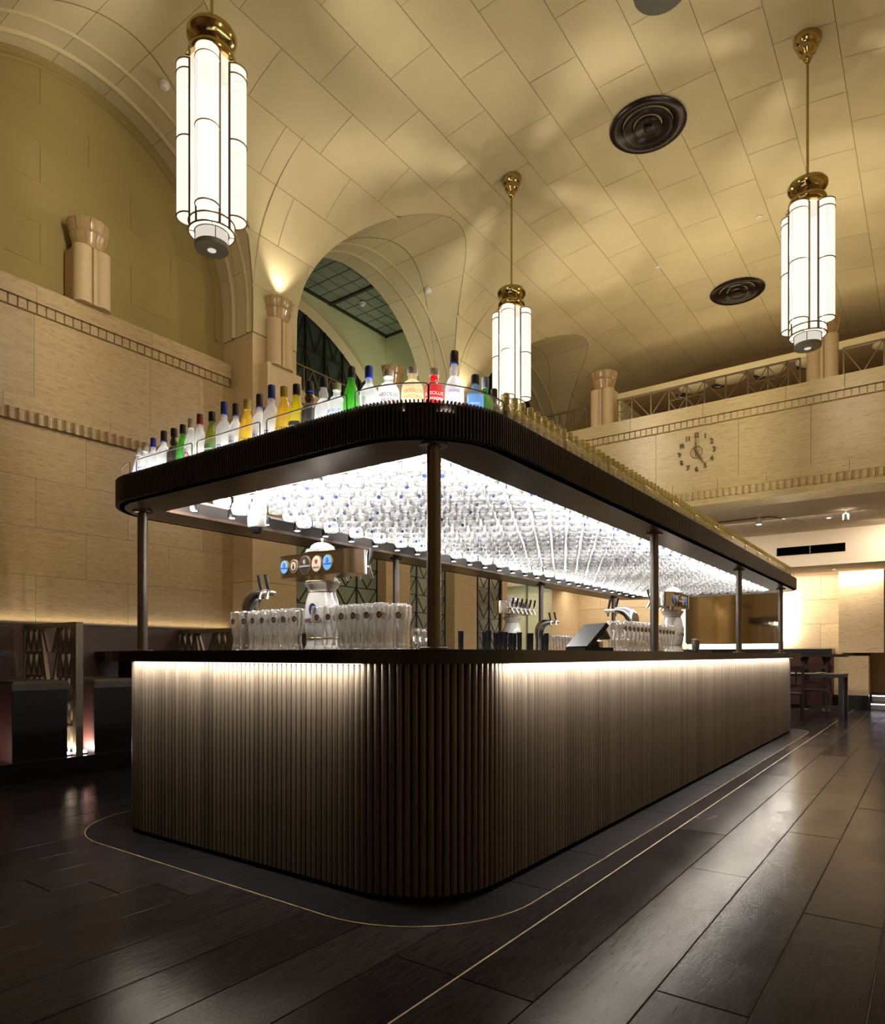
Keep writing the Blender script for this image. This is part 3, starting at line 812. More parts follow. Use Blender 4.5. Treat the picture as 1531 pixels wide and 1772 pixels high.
# ------------------------------------------------------------------ pendant lamps
def arc_pts(cx, cy, r, a0, a1, n, z): return [(cx+r*cos(a0+(a1-a0)*i/n), cy+r*sin(a0+(a1-a0)*i/n), z) for i in range(n+1)]
def make_pendant():
    r = empty('pendant_lamp'); ZB, CR, LR, LO = 0., .175, .088, .178     # z from the bottom disc; core radius, lobe radius, lobe offset
    zt = 1.44
    MB().lathe([(.118, .0), (.128, .003), (.132, .02), (.132, .035), (.0, .035)], 28).build('bottom_disc', 'lamp_disc', r, smooth=True)
    MB().lathe([(.034, -.004), (.028, -.008), (.0, -.009)], 16).build('lens', 'lamp_glass_dim', r, smooth=True)
    MB().lathe([(.026, .035), (.124, .0351), (.124, .125)], 28, caps=False).build('lower_drum', 'lamp_glass_dim', r, smooth=True)
    MB().lathe([(.124, .125), (CR-.004, .125), (CR-.004, .1252)], 28, caps=False).build('ring_glass', 'lamp_glass', r)
    MB().lathe([(CR-.004, .125), (CR-.004, zt)], 32, caps=False).build('core_glass', 'lamp_glass', r, smooth=True)
    fr = MB()
    for rad, z in ((.130, .128), (CR, .128), (CR, .20)):
        fr.tube(arc_pts(0, 0, rad, 0, 2*pi, 36, z)[:-1], .0065, 6, True)
    for q in range(4):
        fr.bar((.128*cos(q*pi/2+.4), .128*sin(q*pi/2+.4), .03), (.128*cos(q*pi/2+.4), .128*sin(q*pi/2+.4), .128), .006)
        fr.bar((.13*cos(q*pi/2+.2), .13*sin(q*pi/2+.2), .126), (CR*cos(q*pi/2+.2), CR*sin(q*pi/2+.2), .126), .006)
    fr.build('core_frame', 'lamp_bronze', r, smooth=True)
    hw = .60  # half opening angle at the core where a lobe sits
    for q in range(4):
        a = q*pi/2; cx, cy = LO*cos(a), LO*sin(a)
        z0, z1 = .235, zt-.01
        l = MB(); vs_ = []; n = 14; sp = pi*.60
        for z in (z0, z1):
            vs_ += [(cx+LR*cos(a-sp+2*sp*i/n), cy+LR*sin(a-sp+2*sp*i/n), z) for i in range(n+1)]
        m_ = n+1
        l.add(vs_, [(i, i+1, m_+i+1, m_+i) for i in range(n)]); l.add([vs_[i] for i in range(m_)], [tuple(range(m_))]); l.add([vs_[m_+i] for i in range(m_)], [tuple(range(m_))])
        lo = l.build('lobe_glass', 'lamp_glass', r, smooth=True, angle=40)
        f2 = MB()
        for z in (z0, z0+(z1-z0)*.50, z1-.075, z1):
            f2.tube(arc_pts(cx, cy, LR+.002, a-sp, a+sp, 12, z), .0055, 6)
        for sgn in (-1, 1):
            x_, y_ = cx+(LR+.004)*cos(a+sgn*sp), cy+(LR+.004)*sin(a+sgn*sp)
            f2.bar((x_, y_, .13), (x_, y_, z1), .016, .016)
        f2.build('lobe_frame', 'lamp_bronze', r, smooth=True)
    MB().lathe([(.0, zt), (CR+.03, zt+.001), (CR+.03, zt+.012), (.10, zt+.015), (.12, zt+.03), (.165, zt+.055), (.182, zt+.085), (.170, zt+.12), (.125, zt+.15), (.118, zt+.165),
                (.16, zt+.19), (.190, zt+.225), (.192, zt+.255), (.176, zt+.280), (.165, zt+.285), (.15, zt+.26), (.06, zt+.22), (.02, zt+.24), (.0, zt+.24)], 36).build('crown', 'brass', r, smooth=True, angle=60)
    bd = bpy.data.lights.new('pendant_bulb', 'POINT'); bd.energy = BULB_W/3; bd.color = (1., .93, .80); bd.shadow_soft_size = .03
    for zz in (.35, .75, 1.15):
        bo_ = bpy.data.objects.new('pendant_bulb', bd); COL.objects.link(bo_); bo_.parent = r; bo_.location = (0, 0, zz)
    ztop = vz(-4.63)-4.28
    MB().tube([(0, 0, zt+.2), (0, 0, ztop-.12)], .0135, 10).build('rod', 'brass', r, smooth=True)
    MB().lathe([(.0, -.27), (.02, -.27), (.035, -.25), (.05, -.215), (.052, -.19), (.085, -.165), (.10, -.125), (.095, -.11), (.12, -.085), (.135, -.04), (.135, .02), (.0, .03)], 28, (0, 0, ztop)).build('ceiling_rose', 'brass', r, smooth=True, angle=60)
    return r
pen = make_pendant()
labs = ['tall white glass pendant lamp with brass crown at upper left', 'white glass pendant lamp partly hidden behind the bottle shelf, in the middle of the hall',
        'tall white glass pendant lamp hanging at the right before the gallery', 'pendant lamp at the top edge, only its round glass bottom in view']
rots = [radians(-46), radians(-75), radians(-108), radians(-80)]
for i, (x, y) in enumerate(PEND):
    o = pen if i == 0 else copy_tree(pen)
    o.location = (x, y, 4.28); o.rotation_euler = (0, 0, rots[i]); tag(o, labs[i], 'pendant lamp', 'white glass pendant lamps')

# ------------------------------------------------------------------ round ceiling vents, detectors
def make_vent():
    r = empty('ceiling_vent')
    MB().lathe([(.44, .01), (.455, -.02), (.43, -.04), (.36, -.035), (.30, .0), (.30, .05), (.0, .05)], 40).build('outer_cone', 'vent_brown', r, smooth=True, angle=45)
    MB().lathe([(.27, .0), (.30, -.035), (.285, -.05), (.23, -.04), (.17, .0), (.17, .03)], 40, caps=False).build('middle_cone', 'vent_brown', r, smooth=True, angle=45)
    MB().lathe([(.15, .01), (.165, -.035), (.15, -.05), (.09, -.035), (.04, -.03), (.0, -.03)], 32).build('inner_cone', 'vent_brown', r, smooth=True, angle=45)
    MB().lathe([(.05, -.03), (.05, -.05), (.03, -.06), (.0, -.06)], 16).build('hub', 'vent_brown', r, smooth=True)
    return r
v1 = make_vent(); v1.location = (XC, 8.22, vz(XC)-.012); tag(v1, 'large dark brown round vent in the vault beside the right lamp', 'vent', 'round ceiling vents')
v2 = copy_tree(v1); v2.location = (XC, 12.9, vz(XC)-.012); tag(v2, 'dark brown round vent farther along the vault, above the gallery', 'vent', 'round ceiling vents')
def detector(x, y, z, lab, nrm=(0, 0, -1), s=1.0):
    o = empty('smoke_detector', (x, y, z)); o.rotation_euler = (-Vector(nrm)).to_track_quat('Z', 'Y').to_euler()
    MB().lathe([(.055*s, .0), (.058*s, -.015), (.045*s, -.02), (.0, -.02)], 18).build('base', 'white_plastic', o, smooth=True)
    MB().lathe([(.042*s, -.02), (.042*s, -.05*s), (.03*s, -.06*s), (.0, -.06*s)], 18).build('sensor_head', 'white_plastic', o, smooth=True)
    tag(o, lab, 'smoke detector')
def on_barrel(c_, x, ang): return (x, c_+(BR-.012)*cos(ang), ZS+(BR-.012)*sin(ang)), (0, -cos(ang), -sin(ang))
p_, n_ = on_barrel(3.62, -6.72, radians(73)); detector(*p_, 'white smoke detector in the near arch at upper left', n_)
p_, n_ = on_barrel(8.04, -6.75, radians(62)); detector(*p_, 'small smoke detector in the arch left of the middle lamp', n_)
detector(-8.3, 9.0, ZC-.02, 'smoke detector under the gridded glass ceiling')
for x, y in ((-3.75, 11.3), (-2.1, 10.9)):
    o = MB().lathe([(.04, .0), (.04, -.012), (.015, -.02), (.012, -.04), (.0, -.04)], 12).build('sprinkler', 'white_plastic', smooth=True, loc=(x, y, vz(x)-.012))
    tag(o, 'tiny sprinkler head in the vault %s' % ('right of the middle lamp' if x < -3 else 'near the far round vent'), 'sprinkler')

# ------------------------------------------------------------------ clock on the gallery
ck = empty('wall_clock', (-2.853, GY-.004, 4.081)); tag(ck, 'bronze clock of bare numerals and hands on the stone gallery front', 'clock')
# 12 at the top, numerals stand free on the stone
for h in range(1, 13):
    a = pi/2-h*pi/6; t = {10: '10', 11: '11', 12: '12'}.get(h, str(h))
    me = text_mesh(t, .105, 'bronze_numeral', .008)
    if h >= 10:
        for v in me.vertices: v.co.x *= .72
    ob('numeral', me, ck, (.252*cos(a), -.010, .252*sin(a)))
MB().tube([(.085*cos(2*pi*i/32), -.012, .085*sin(2*pi*i/32)) for i in range(32)], .0045, 5, True).build('centre_ring', 'bronze_numeral', ck)
def hand(ang, l, tail, wd, y):
    d = Vector((cos(ang), 0, sin(ang))); u = Vector((-sin(ang), 0, cos(ang)))
    pts = [d*-tail+u*wd*.6, d*-tail-u*wd*.6, d*l*.45-u*wd, d*l-u*wd*.25, d*l+u*wd*.25, d*l*.45+u*wd]
    m_ = MB(); n = 6
    m_.add([(p.x, y, p.z) for p in pts]+[(p.x, y-.008, p.z) for p in pts], [tuple(range(n)), tuple(range(2*n-1, n-1, -1))]+[(i, n+i, n+(i+1) % n, (i+1) % n) for i in range(n)])
    return m_
hand(pi/2, .235, .07, .012, -.03).build('minute_hand', 'bronze_numeral', ck)
hand(pi/2-5*pi/6, .205, .07, .016, -.02).build('hour_hand', 'bronze_numeral', ck)
disc_mb(.018, .012, 12, y=-.036).build('arbor', 'bronze_numeral', ck)

# ------------------------------------------------------------------ gallery railing (three runs between the columns)
def railing(name, p0, p1, lab, modules, group, z0=4.77, h=.37):
    r = empty(name, p0); tag(r, lab, 'railing', group)
    d = Vector(p1)-Vector(p0); L_ = d.length; d.normalize(); r.rotation_euler = (0, 0, atan2(d.y, d.x))
    MB().bar((0, 0, h), (L_, 0, h), .035, .022).build('top_rail', 'rail_bronze', r)
    def bar_(a, b, w_=.012): MB().bar((a[0], 0, a[1]), (b[0], 0, b[1]), w_).build('brace', 'rail_bronze', r)
    x = 0.
    for wd, kind in modules:
        MB().bar((x+.008, 0, 0), (x+.008, 0, h), .018).build('baluster', 'rail_bronze', r)
        if kind == 'v': bar_((x, h), (x+wd*.5, .0)); bar_((x+wd, h), (x+wd*.5, .0))
        elif kind == 'vv':
            m = h*.48; MB().bar((x, 0, m), (x+wd, 0, m), .012).build('brace', 'rail_bronze', r)
            bar_((x, h), (x+wd*.5, m)); bar_((x+wd, h), (x+wd*.5, m)); bar_((x, m), (x+wd*.5, 0)); bar_((x+wd, m), (x+wd*.5, 0))
        elif kind == 'a': bar_((x+wd*.5, h), (x, 0)); bar_((x+wd*.5, h), (x+wd, 0))
        elif kind == '\\': bar_((x, h), (x+wd, 0))
        elif kind == '/': bar_((x, 0), (x+wd, h))
        x += wd
        if x > L_-.02: break
    MB().bar((L_-.008, 0, 0), (L_-.008, 0, h), .018).build('baluster', 'rail_bronze', r)
g_ = 'bronze lattice railings on the gallery'
railing('gallery_railing', (-4.10, GY+.05, 4.77), (-1.48, GY+.05, 4.77), 'bronze lattice railing on the gallery between the two half columns', [(.24, 'vv'), (.30, '\\'), (.28, '/'), (.26, 'vv'), (.26, 'vv'), (.30, '\\'), (.30, '/'), (.26, 'vv'), (.26, 'vv'), (.16, '\\')], g_)
railing('gallery_railing', (-6.6, GY+.05, 4.77), (-4.60, GY+.05, 4.77), 'bronze lattice railing on the gallery left of the pale half column', [(.30, 'vv'), (.4, '\\'), (.26, 'a'), (.26, 'a'), (.26, 'a'), (.26, 'v'), (.26, '/')], g_)
railing('gallery_railing', (-.98, GY+.05, 4.77), (1.5, GY+.05, 4.77), 'bronze lattice railing at the right edge past the right half column', [(.45, 'v'), (.45, 'v'), (.26, 'vv'), (.26, 'vv'), (.5, '\\'), (.5, '/')], g_)
railing('gallery_railing', (-7.2, 6.22, 4.77), (-7.2, 8.05, 4.77), 'bronze lattice railing before the dark arched window', [(.36, 'a'), (.36, 'a'), (.36, 'a'), (.36, 'a'), (.36, 'a')], g_)
# lit handrail tube behind the left run
hr = empty('lit_tube', (-5.6, GY+.75, 4.77)); tag(hr, 'glowing tube light on struts behind the left gallery railing', 'light')
MB().tube([(0, 0, .25), (1.15, 0, .25)], .014, 8).build('tube', 'led_strip', hr); MB().tube([(0, 0, .275), (1.15, 0, .275)], .016, 8).build('reflector', 'panel_maroon', hr)
for x in (.02, 1.13): MB().bar((x, 0, -1.31), (x, 0, .25), .02).build('upright', 'steel', hr)
# downlights and plaster domes of the lowered gallery ceiling
rim = MB().lathe([(.07, .0), (.115, .0), (.115, -.018), (.07, -.012), (.06, .02), (.0, .02)], 24).mesh('rim', 'steel', True, 50)
cone = MB().lathe([(.03, -.002), (.068, -.004), (.04, .018), (.0, .018)], 20).mesh('reflector', 'vent_brown', True, 50)
for i, (x, y) in enumerate([(-3.9, 13.1), (-3.2, 13.0), (-2.5, 13.0), (-1.8, 13.0), (-.4, 13.1), (-3.5, 14.0), (-2.7, 14.1), (-1.6, 14.2), (-.6, 14.3), (-3.9, 14.9), (-2.9, 15.2)]):
    o = empty('ceiling_downlight', (x, y, 6.018)); ob('rim', rim, o); ob('reflector', cone, o)
    tag(o, 'round steel downlight in the low ceiling behind the gallery railing', 'downlight', 'downlights behind the gallery railing')
dome = MB().lathe([(.26, .0), (.25, -.012), (.18, -.035), (.08, -.045), (.0, -.046)], 28).mesh('plaster_dome', 'plaster', True)
for i, (x, y) in enumerate([(-3.6, 12.85), (-2.95, 12.85), (-2.3, 12.85), (-1.65, 12.85), (-.55, 12.85)]):
    o = ob('plaster_dome', dome, None, (x, y, 6.02)); tag(o, 'shallow round plaster dome along the edge of the gallery ceiling', 'ceiling dome', 'plaster domes over the gallery')

# ------------------------------------------------------------------ the bar
bar = empty('bar_counter', ((BAR[0]+BAR[1])/2, (BAR[2]+BAR[3])/2, 0)); tag(bar, 'long island bar faced with vertical dark bronze ribs', 'bar counter')
def rel(o, par): o.location = Vector(o.location)-Vector(par.location); return o
rel(MB().ring(rr_in(BAR, .03), rr_in(BAR, .12), .0, 1.03).build('carcass', 'rib_core', bar), bar)
rel(MB().ring(rr_in(BAR, .05), rr_in(BAR, .09), 0, .03).build('kick_base', 'rib_core', bar), bar)
# one rib, rounded front, shared by all
RS = .0345; rp = [(-.0155, .018)]
for i in range(7):
    a = pi-pi*i/6; rp.append((.0145*cos(a), -.012-.0125*sin(a)))
rp.append((.0155, .018))
rib_me = MB().prism(rp, .028, Z_TOP-.06).mesh('rib', 'rib_bronze', True, 50)
W_ = walk(BAR, RS); n_w = len(W_)
cxy = bar.location
def rib_at(i):
    x, y, nx, ny = W_[i]; return x-nx*.012, y-ny*.012, atan2(ny, nx)+pi/2
# visible ones: near face, near corner and the long right face; the last stretch and the hidden sides are one joined part
front = [i for i in range(n_w) if (W_[i][3] < -.3 or W_[i][2] > .3) and W_[i][1] < 10.4]
left_c = [i for i in range(n_w) if W_[i][2] < 0 and W_[i][1] < 2.7 and W_[i][3] < -.02]
order = sorted(set(front+left_c), key=lambda i: math.hypot(W_[i][0], W_[i][1]))
near = set(order[:300])
for i in near:
    x, y, a = rib_at(i); ob('rib', rib_me, bar, (x-cxy[0], y-cxy[1], 0), a)
rest = MB()
for i in range(n_w):
    if i in near: continue
    x, y, a = rib_at(i); c_, s_ = cos(a), sin(a)
    rest.prism([(x-cxy[0]+px*c_-py*s_, y-cxy[1]+px*s_+py*c_) for px, py in rp], .028, Z_TOP-.06)
tag(rest.build('far_ribs', 'rib_bronze', bar, smooth=True, angle=50), kind='stuff')
# led strips under the overhang of the worktop, straight sides only
MB().box(-3.82, -2.02, BAR[2]-.052, BAR[2]-.040, Z_TOP-.063, Z_TOP-.0605).build('led_strip', 'led_strip', bar).location = -cxy
MB().box(BAR[1]+.040, BAR[1]+.052, 2.72, 10.4, Z_TOP-.063, Z_TOP-.0605).build('led_strip', 'led_strip', bar).location = -cxy
area_light('counter_led_near', (-3.0, BAR[2]-.062, Z_TOP-.068), (0, .16, -1), 1.96, .02, COUNTER_LED*.9, (1., .90, .74))
area_light('counter_led_right', (BAR[1]+.062, 6.5, Z_TOP-.068), (-.16, 0, -1), .02, 7.7, COUNTER_LED*3.9, (1., .91, .78))
top = empty('bar_worktop', (cxy[0], cxy[1], Z_TOP)); tag(top, 'black worktop running round the whole island bar', 'worktop')
o = MB().ring(rr(*CNT), rr(CNT[0]+.82, CNT[1]-.85, CNT[2]+.95, CNT[3]-.85, .05), Z_TOP-.06, Z_TOP).build('slab', 'counter_black', top); o.location = -top.location
sh = empty('speed_rail', (-2.46, 4.2, .925)); tag(sh, 'steel bottle shelf behind the right worktop', 'shelf')
MB().box(-.13, .13, -1.1, 1.1, -.02, 0).build('tray', 'steel', sh); MB().box(-.14, -.13, -1.1, 1.1, -.02, .08).build('lip', 'steel', sh)
for yy in (-1., 1.): MB().box(-.10, .10, yy-.02, yy+.02, -.925, -.02).build('leg', 'steel', sh)

# ------------------------------------------------------------------ posts
POSTS = [((-1.755, 2.355), 'bronze post at the near corner of the bar'), ((-4.08, 2.37), 'bronze post at the near left corner of the bar'),
         ((-1.70, 5.05), 'bronze post before the white tap tower on the right side'), ((-1.69, 7.73), 'bronze post in front of the mirror, third on the right side'),
         ((-1.71, 10.28), 'last bronze post at the far right end of the bar'), ((-4.12, 4.93), 'thin bronze post behind the glasses, left side of the bar'),
         ((-4.12, 7.85), 'bronze post between the far tap tower and swan neck tap'), ((-4.10, 10.25), 'farthest bronze post on the left side of the bar')]
pst = empty('support_post')
MB().lathe([(.031, 0), (.031, Z_SOF-Z_TOP)], 20).build('shaft', 'post_bronze', pst, smooth=True)
MB().lathe([(.062, 0), (.062, .008), (.058, .011), (.0, .011)], 24).build('base_plate', 'post_bronze', pst, smooth=True, angle=40)
MB().lathe([(.0, 0), (.056, .0), (.060, .003), (.060, .011)], 24, (0, 0, Z_SOF-Z_TOP-.011)).build('top_plate', 'post_bronze', pst, smooth=True, angle=40)
for i, ((x, y), lab) in enumerate(POSTS):
    o = pst if i == 0 else copy_tree(pst); o.location = (x, y, Z_TOP); tag(o, lab, 'post', 'posts carrying the bar canopy')

# ------------------------------------------------------------------ canopy
can = empty('bar_canopy', (cxy[0], cxy[1], Z_SOF)); tag(can, 'long rounded canopy over the bar with finned edge and brown soffit', 'canopy')
def cpart(mb, name, mat, smooth=False):
    o = mb.build(name, mat, can, smooth=smooth); o.location = -can.location; return o
OP = (CAN[0]+.37, CAN[1]-.30, CAN[2]+.31, CAN[3]-.33)     # opening x0,x1,y0,y1
cpart(MB().ring(rr_in(CAN, .022), rr(*OP, .012), Z_SOF, Z_SOF+.02), 'soffit', 'soffit_wood')
cpart(MB().ring(rr_in(CAN, .022), rr_in(CAN, .05), Z_SOF+.0, Z_FAS-.004), 'fascia_core', 'fin_dark')
cpart(MB().ring(rr_in(CAN, .05), rr(*OP, .012), Z_FAS-.06, Z_FAS-.045), 'bottle_shelf', 'white_plastic')
cpart(MB().ring(rr(OP[0]-.012, OP[1]+.012, OP[2]-.012, OP[3]+.012, .012), rr(*OP, .010), Z_SOF+.02, Z_FAS-.06), 'opening_edge', 'fin_dark')
cpart(MB().box(OP[0], OP[1], OP[2], OP[3], Z_FAS+.02, Z_FAS+.03), 'rack_ceiling', 'rack_dark')
fins = MB(); fp = [(-.0035, .020), (-.0035, -.002), (.0035, -.002), (.0035, .020)]
for x, y, nx, ny in walk(CAN, .0178):
    a = atan2(ny, nx)+pi/2; c_, s_ = cos(a), sin(a)
    fins.prism([(x+px*c_-py*s_, y+px*s_+py*c_) for px, py in fp], Z_SOF+.006, Z_FAS)
tag(cpart(fins, 'edge_fins', 'fin_dark'), kind='stuff')
# slats of the glass rack, across the bar
y = OP[2]+.03; sl = MB().box(OP[0]+.27-can.location.x, OP[1]-can.location.x, -.021, .021, 0, .012).mesh('glowing_rack_slat', 'glowing_rack_slat')
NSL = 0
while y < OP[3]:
    ob('glowing_rack_slat', sl, can, (0, y-can.location.y, Z_FAS-.04-Z_SOF)); y += .0925; NSL += 1
# light strips inside the opening
area_light('canopy_strip_left', (OP[0]+.255, 6.5, Z_SOF+.05), (1, 0, -.25), 8.0, .06, CANOPY_W*1.6, COOL)
area_light('canopy_strip_right', (OP[1]-.02, 6.5, Z_SOF+.06), (-1, 0, -.15), 8.0, .06, CANOPY_W*1.6, COOL)
area_light('canopy_strip_near', (-2.95, OP[2]+.02, Z_SOF+.06), (0, 1, -.1), 2.0, .06, CANOPY_W*.5, COOL)
for k in range(6):
    area_light('canopy_rack_light', (-2.9, 3.0+1.42*k, Z_FAS+.012), (0, 0, -1), 1.9, .5, CANOPY_W*.30, (1., .95, .90))
# shelf lighting under the bottles
area_light('shelf_led_near', (-2.95, 2.27, Z_FAS-.040), (0, 0, 1), 2.3, .12, SHELF_W, COOL)
area_light('shelf_led_corner', (-1.80, 2.45, Z_FAS-.040), (0, 0, 1), .3, .3, SHELF_W*.22, COOL)
area_light('shelf_led_right', (-1.68, 6.6, Z_FAS-.040), (0, 0, 1), .08, 7.6, SHELF_W*2.8, (1., .93, .7))
# little spot lamps along the left inner edge
sp_b = MB().lathe([(.028, .0), (.03, .05), (.02, .06), (.0, .06)], 12).mesh('housing', 'black_plastic', True, 50)
sp_l = MB().lathe([(.020, -.001), (.0, -.003)], 12).mesh('lens', 'spot_lens')
def spotlamp(x, y, z, lab, grp=None):
    o = empty('spot_lamp', (x, y, z)); ob('housing', sp_b, o); ob('lens', sp_l, o); tag(o, lab, 'spot lamp', grp)
for k in range(28):
    spotlamp(OP[0]+.12, 2.58+.29*k, Z_SOF+.012, 'small bright spot lamp along the left inner edge of the canopy', 'spot lamps along the canopy edge')
spotlamp(-2.62, OP[2]+.04, Z_SOF+.004, 'bright spot lamp at the near inner edge of the canopy')
dc = empty('dome_camera', (-3.72, 2.98, Z_SOF+.02)); tag(dc, 'white dome camera under the left end of the canopy', 'camera')
MB().tube([(0, 0, .03), (0, 0, Z_FAS-Z_SOF+.0)], .02, 10).build('bracket', 'white_plastic', dc)
MB().lathe([(.058, .04), (.062, -.01), (.06, -.06), (.05, -.07), (.0, -.07)], 20).build('housing', 'white_plastic', dc, smooth=True, angle=50)
MB().lathe([(.042, -.07), (.040, -.085), (.028, -.105), (.0, -.112)], 18).build('dome', 'black_plastic', dc, smooth=True)

# ------------------------------------------------------------------ glasses hanging under the canopy
GB = [(.030, .118), (.0305, .116), (.008, .112), (.0055, .104), (.0055, .098), (.014, .092), (.034, .080), (.047, .062), (.0525, .038), (.0515, .018), (.046, .0),
      (.0435, .0), (.0485, .019), (.049, .038), (.043, .060), (.030, .076), (.0, .084)]
gob = MB().lathe(GB, 18, caps=False).mesh('goblet', 'goblet_glass', True)
badge_m = MB(); vs_ = []
for i in range(14):
    a = 2*pi*i/14; u_, w_ = .012*cos(a), .012*sin(a); rr_ = .0535-abs(w_)*.06
    vs_.append((rr_*sin(u_/.053), -rr_*cos(u_/.053), .036+w_))
badge_m.add(vs_, [tuple(range(14))]); badge = badge_m.mesh('badge', 'badge_blue')
spots = []
for kj in range(21):
    x = OP[1]-.062-.1*kj; y = OP[2]+.07+(.205*kj) % .27
    if x < OP[0]+.30: break
    while y < OP[3]-.06:
        if math.hypot(x+3.72, y-2.98) > .125: spots.append((x+random.uniform(-.004, .004), y+random.uniform(-.005, .005), random.uniform(0, .004)))
        y += .27
spots.sort(key=lambda p: math.hypot(p[0], p[1])); ZG = Z_SOF-.004
for i, (x, y, dz) in enumerate(spots[:300]):
    o = ob('hanging_glass', gob, None, (x, y, ZG-dz), random.uniform(-.8, 1.2))
    ob('badge', badge, o)
    tag(o, 'round-bowled stem glass hanging upside down under the bar canopy', 'glass', 'glasses hanging under the canopy')
rest = MB(); gv = [v.co.copy() for v in gob.vertices]; gf = [tuple(p.vertices) for p in gob.polygons]
for x, y, dz in spots[300:]: rest.add([(v.x+x, v.y+y, v.z+ZG-dz) for v in gv], gf)
fg = rest.build('far_hanging_glasses', 'goblet_glass', None, smooth=True, angle=60); tag(fg, 'dense rows of stem glasses hanging at the far end of the canopy', 'glasses', 'glasses hanging under the canopy', 'stuff')

# ------------------------------------------------------------------ bottles on the canopy
ZSH = Z_FAS-.038
def prof_bottle(kind, H, R):
    if kind == 'vodka':   p = [(0, 0), (R*.92, 0), (R, .01), (R, H*.52), (R*.93, H*.58), (R*.62, H*.66), (R*.38, H*.71), (R*.36, H*.80)]
    elif kind == 'squat': p = [(0, 0), (R*.94, 0), (R, .012), (R, H*.55), (R*.94, H*.63), (R*.70, H*.71), (R*.42, H*.755), (R*.40, H*.86)]
    elif kind == 'slope': p = [(0, 0), (R*.92, 0), (R, .01), (R, H*.42), (R*.88, H*.55), (R*.62, H*.68), (R*.42, H*.76), (R*.38, H*.82)]
    elif kind == 'bulb':  p = [(0, 0), (R*.90, 0), (R*.95, .01), (R, H*.35), (R*.98, H*.48), (R*.72, H*.58), (R*.42, H*.64), (R*.55, H*.70), (R*.52, H*.74), (R*.38, H*.79), (R*.36, H*.83)]
    elif kind == 'beer':  p = [(0, 0), (R*.92, 0), (R, .008), (R, H*.48), (R*.92, H*.58), (R*.55, H*.72), (R*.44, H*.78)]
    else:                 p = [(0, 0), (R*.92, 0), (R, .01), (R, H*.60), (R*.8, H*.69), (R*.45, H*.76), (R*.42, H*.81)]
    return p
def bottle(loc, H, R, kind, body, cap, lab, label=None, text=(), rz=0, collar=None, capfrac=None, name='bottle', group=None):
    r = empty(name, loc, rz); tag(r, lab, 'bottle', group)
    p = prof_bottle(kind, H, R); n = 20
    b_ = MB()
    if kind == 'square':
        b_.prism(rr(-R, R, -R*.78, R*.78, .012, 3), 0, H*.60); b_.lathe([(R*.72, H*.60), (R*.45, H*.70), (R*.40, H*.74), (R*.40, H*.82)], n)
        b_.build('glass', body, r, smooth=True, angle=35); zc = H*.82; rn = R*.40
    else:
        b_.lathe(p, n).build('glass', body, r, smooth=True, angle=50); zc = p[-1][1]; rn = p[-1][0]
    MB().lathe([(rn*.8, zc-.002), (rn+.0035, zc), (rn+.0035, H-.003), (rn+.001, H), (0, H)], 16).build('cap', cap, r, smooth=True, angle=50)
    if collar: MB().lathe([(rn+.004, zc-.007), (rn+.005, zc-.006), (rn+.005, zc+.001), (rn+.004, zc+.002)], 16, caps=False).build('collar', collar, r, smooth=True)
    front = R if kind != 'square' else R*.78
    if label:
        mat, z0, z1, w_ = label; m_ = MB(); k = 8
        if kind == 'square': m_.box(-R*.8, R*.8, -front-.0015, -front, z0*H, z1*H)
        else:
            vv = []
            for z in (z0*H, z1*H): vv += [((R+.001)*sin(-w_+2*w_*i/k), -(R+.001)*cos(-w_+2*w_*i/k), z) for i in range(k+1)]
            m_.add(vv, [(i, i+1, k+2+i, k+1+i) for i in range(k)])
        m_.build('label', mat, r, smooth=True)
    for t, size, mat, zf in text:
        me = text_mesh(t, size, mat, .0005, bend=None if kind == 'square' else front+.0016)
        ob('lettering', me, r, (0, -front-.003 if kind == 'square' else 0, zf*H))
    return r
pi4 = pi/4
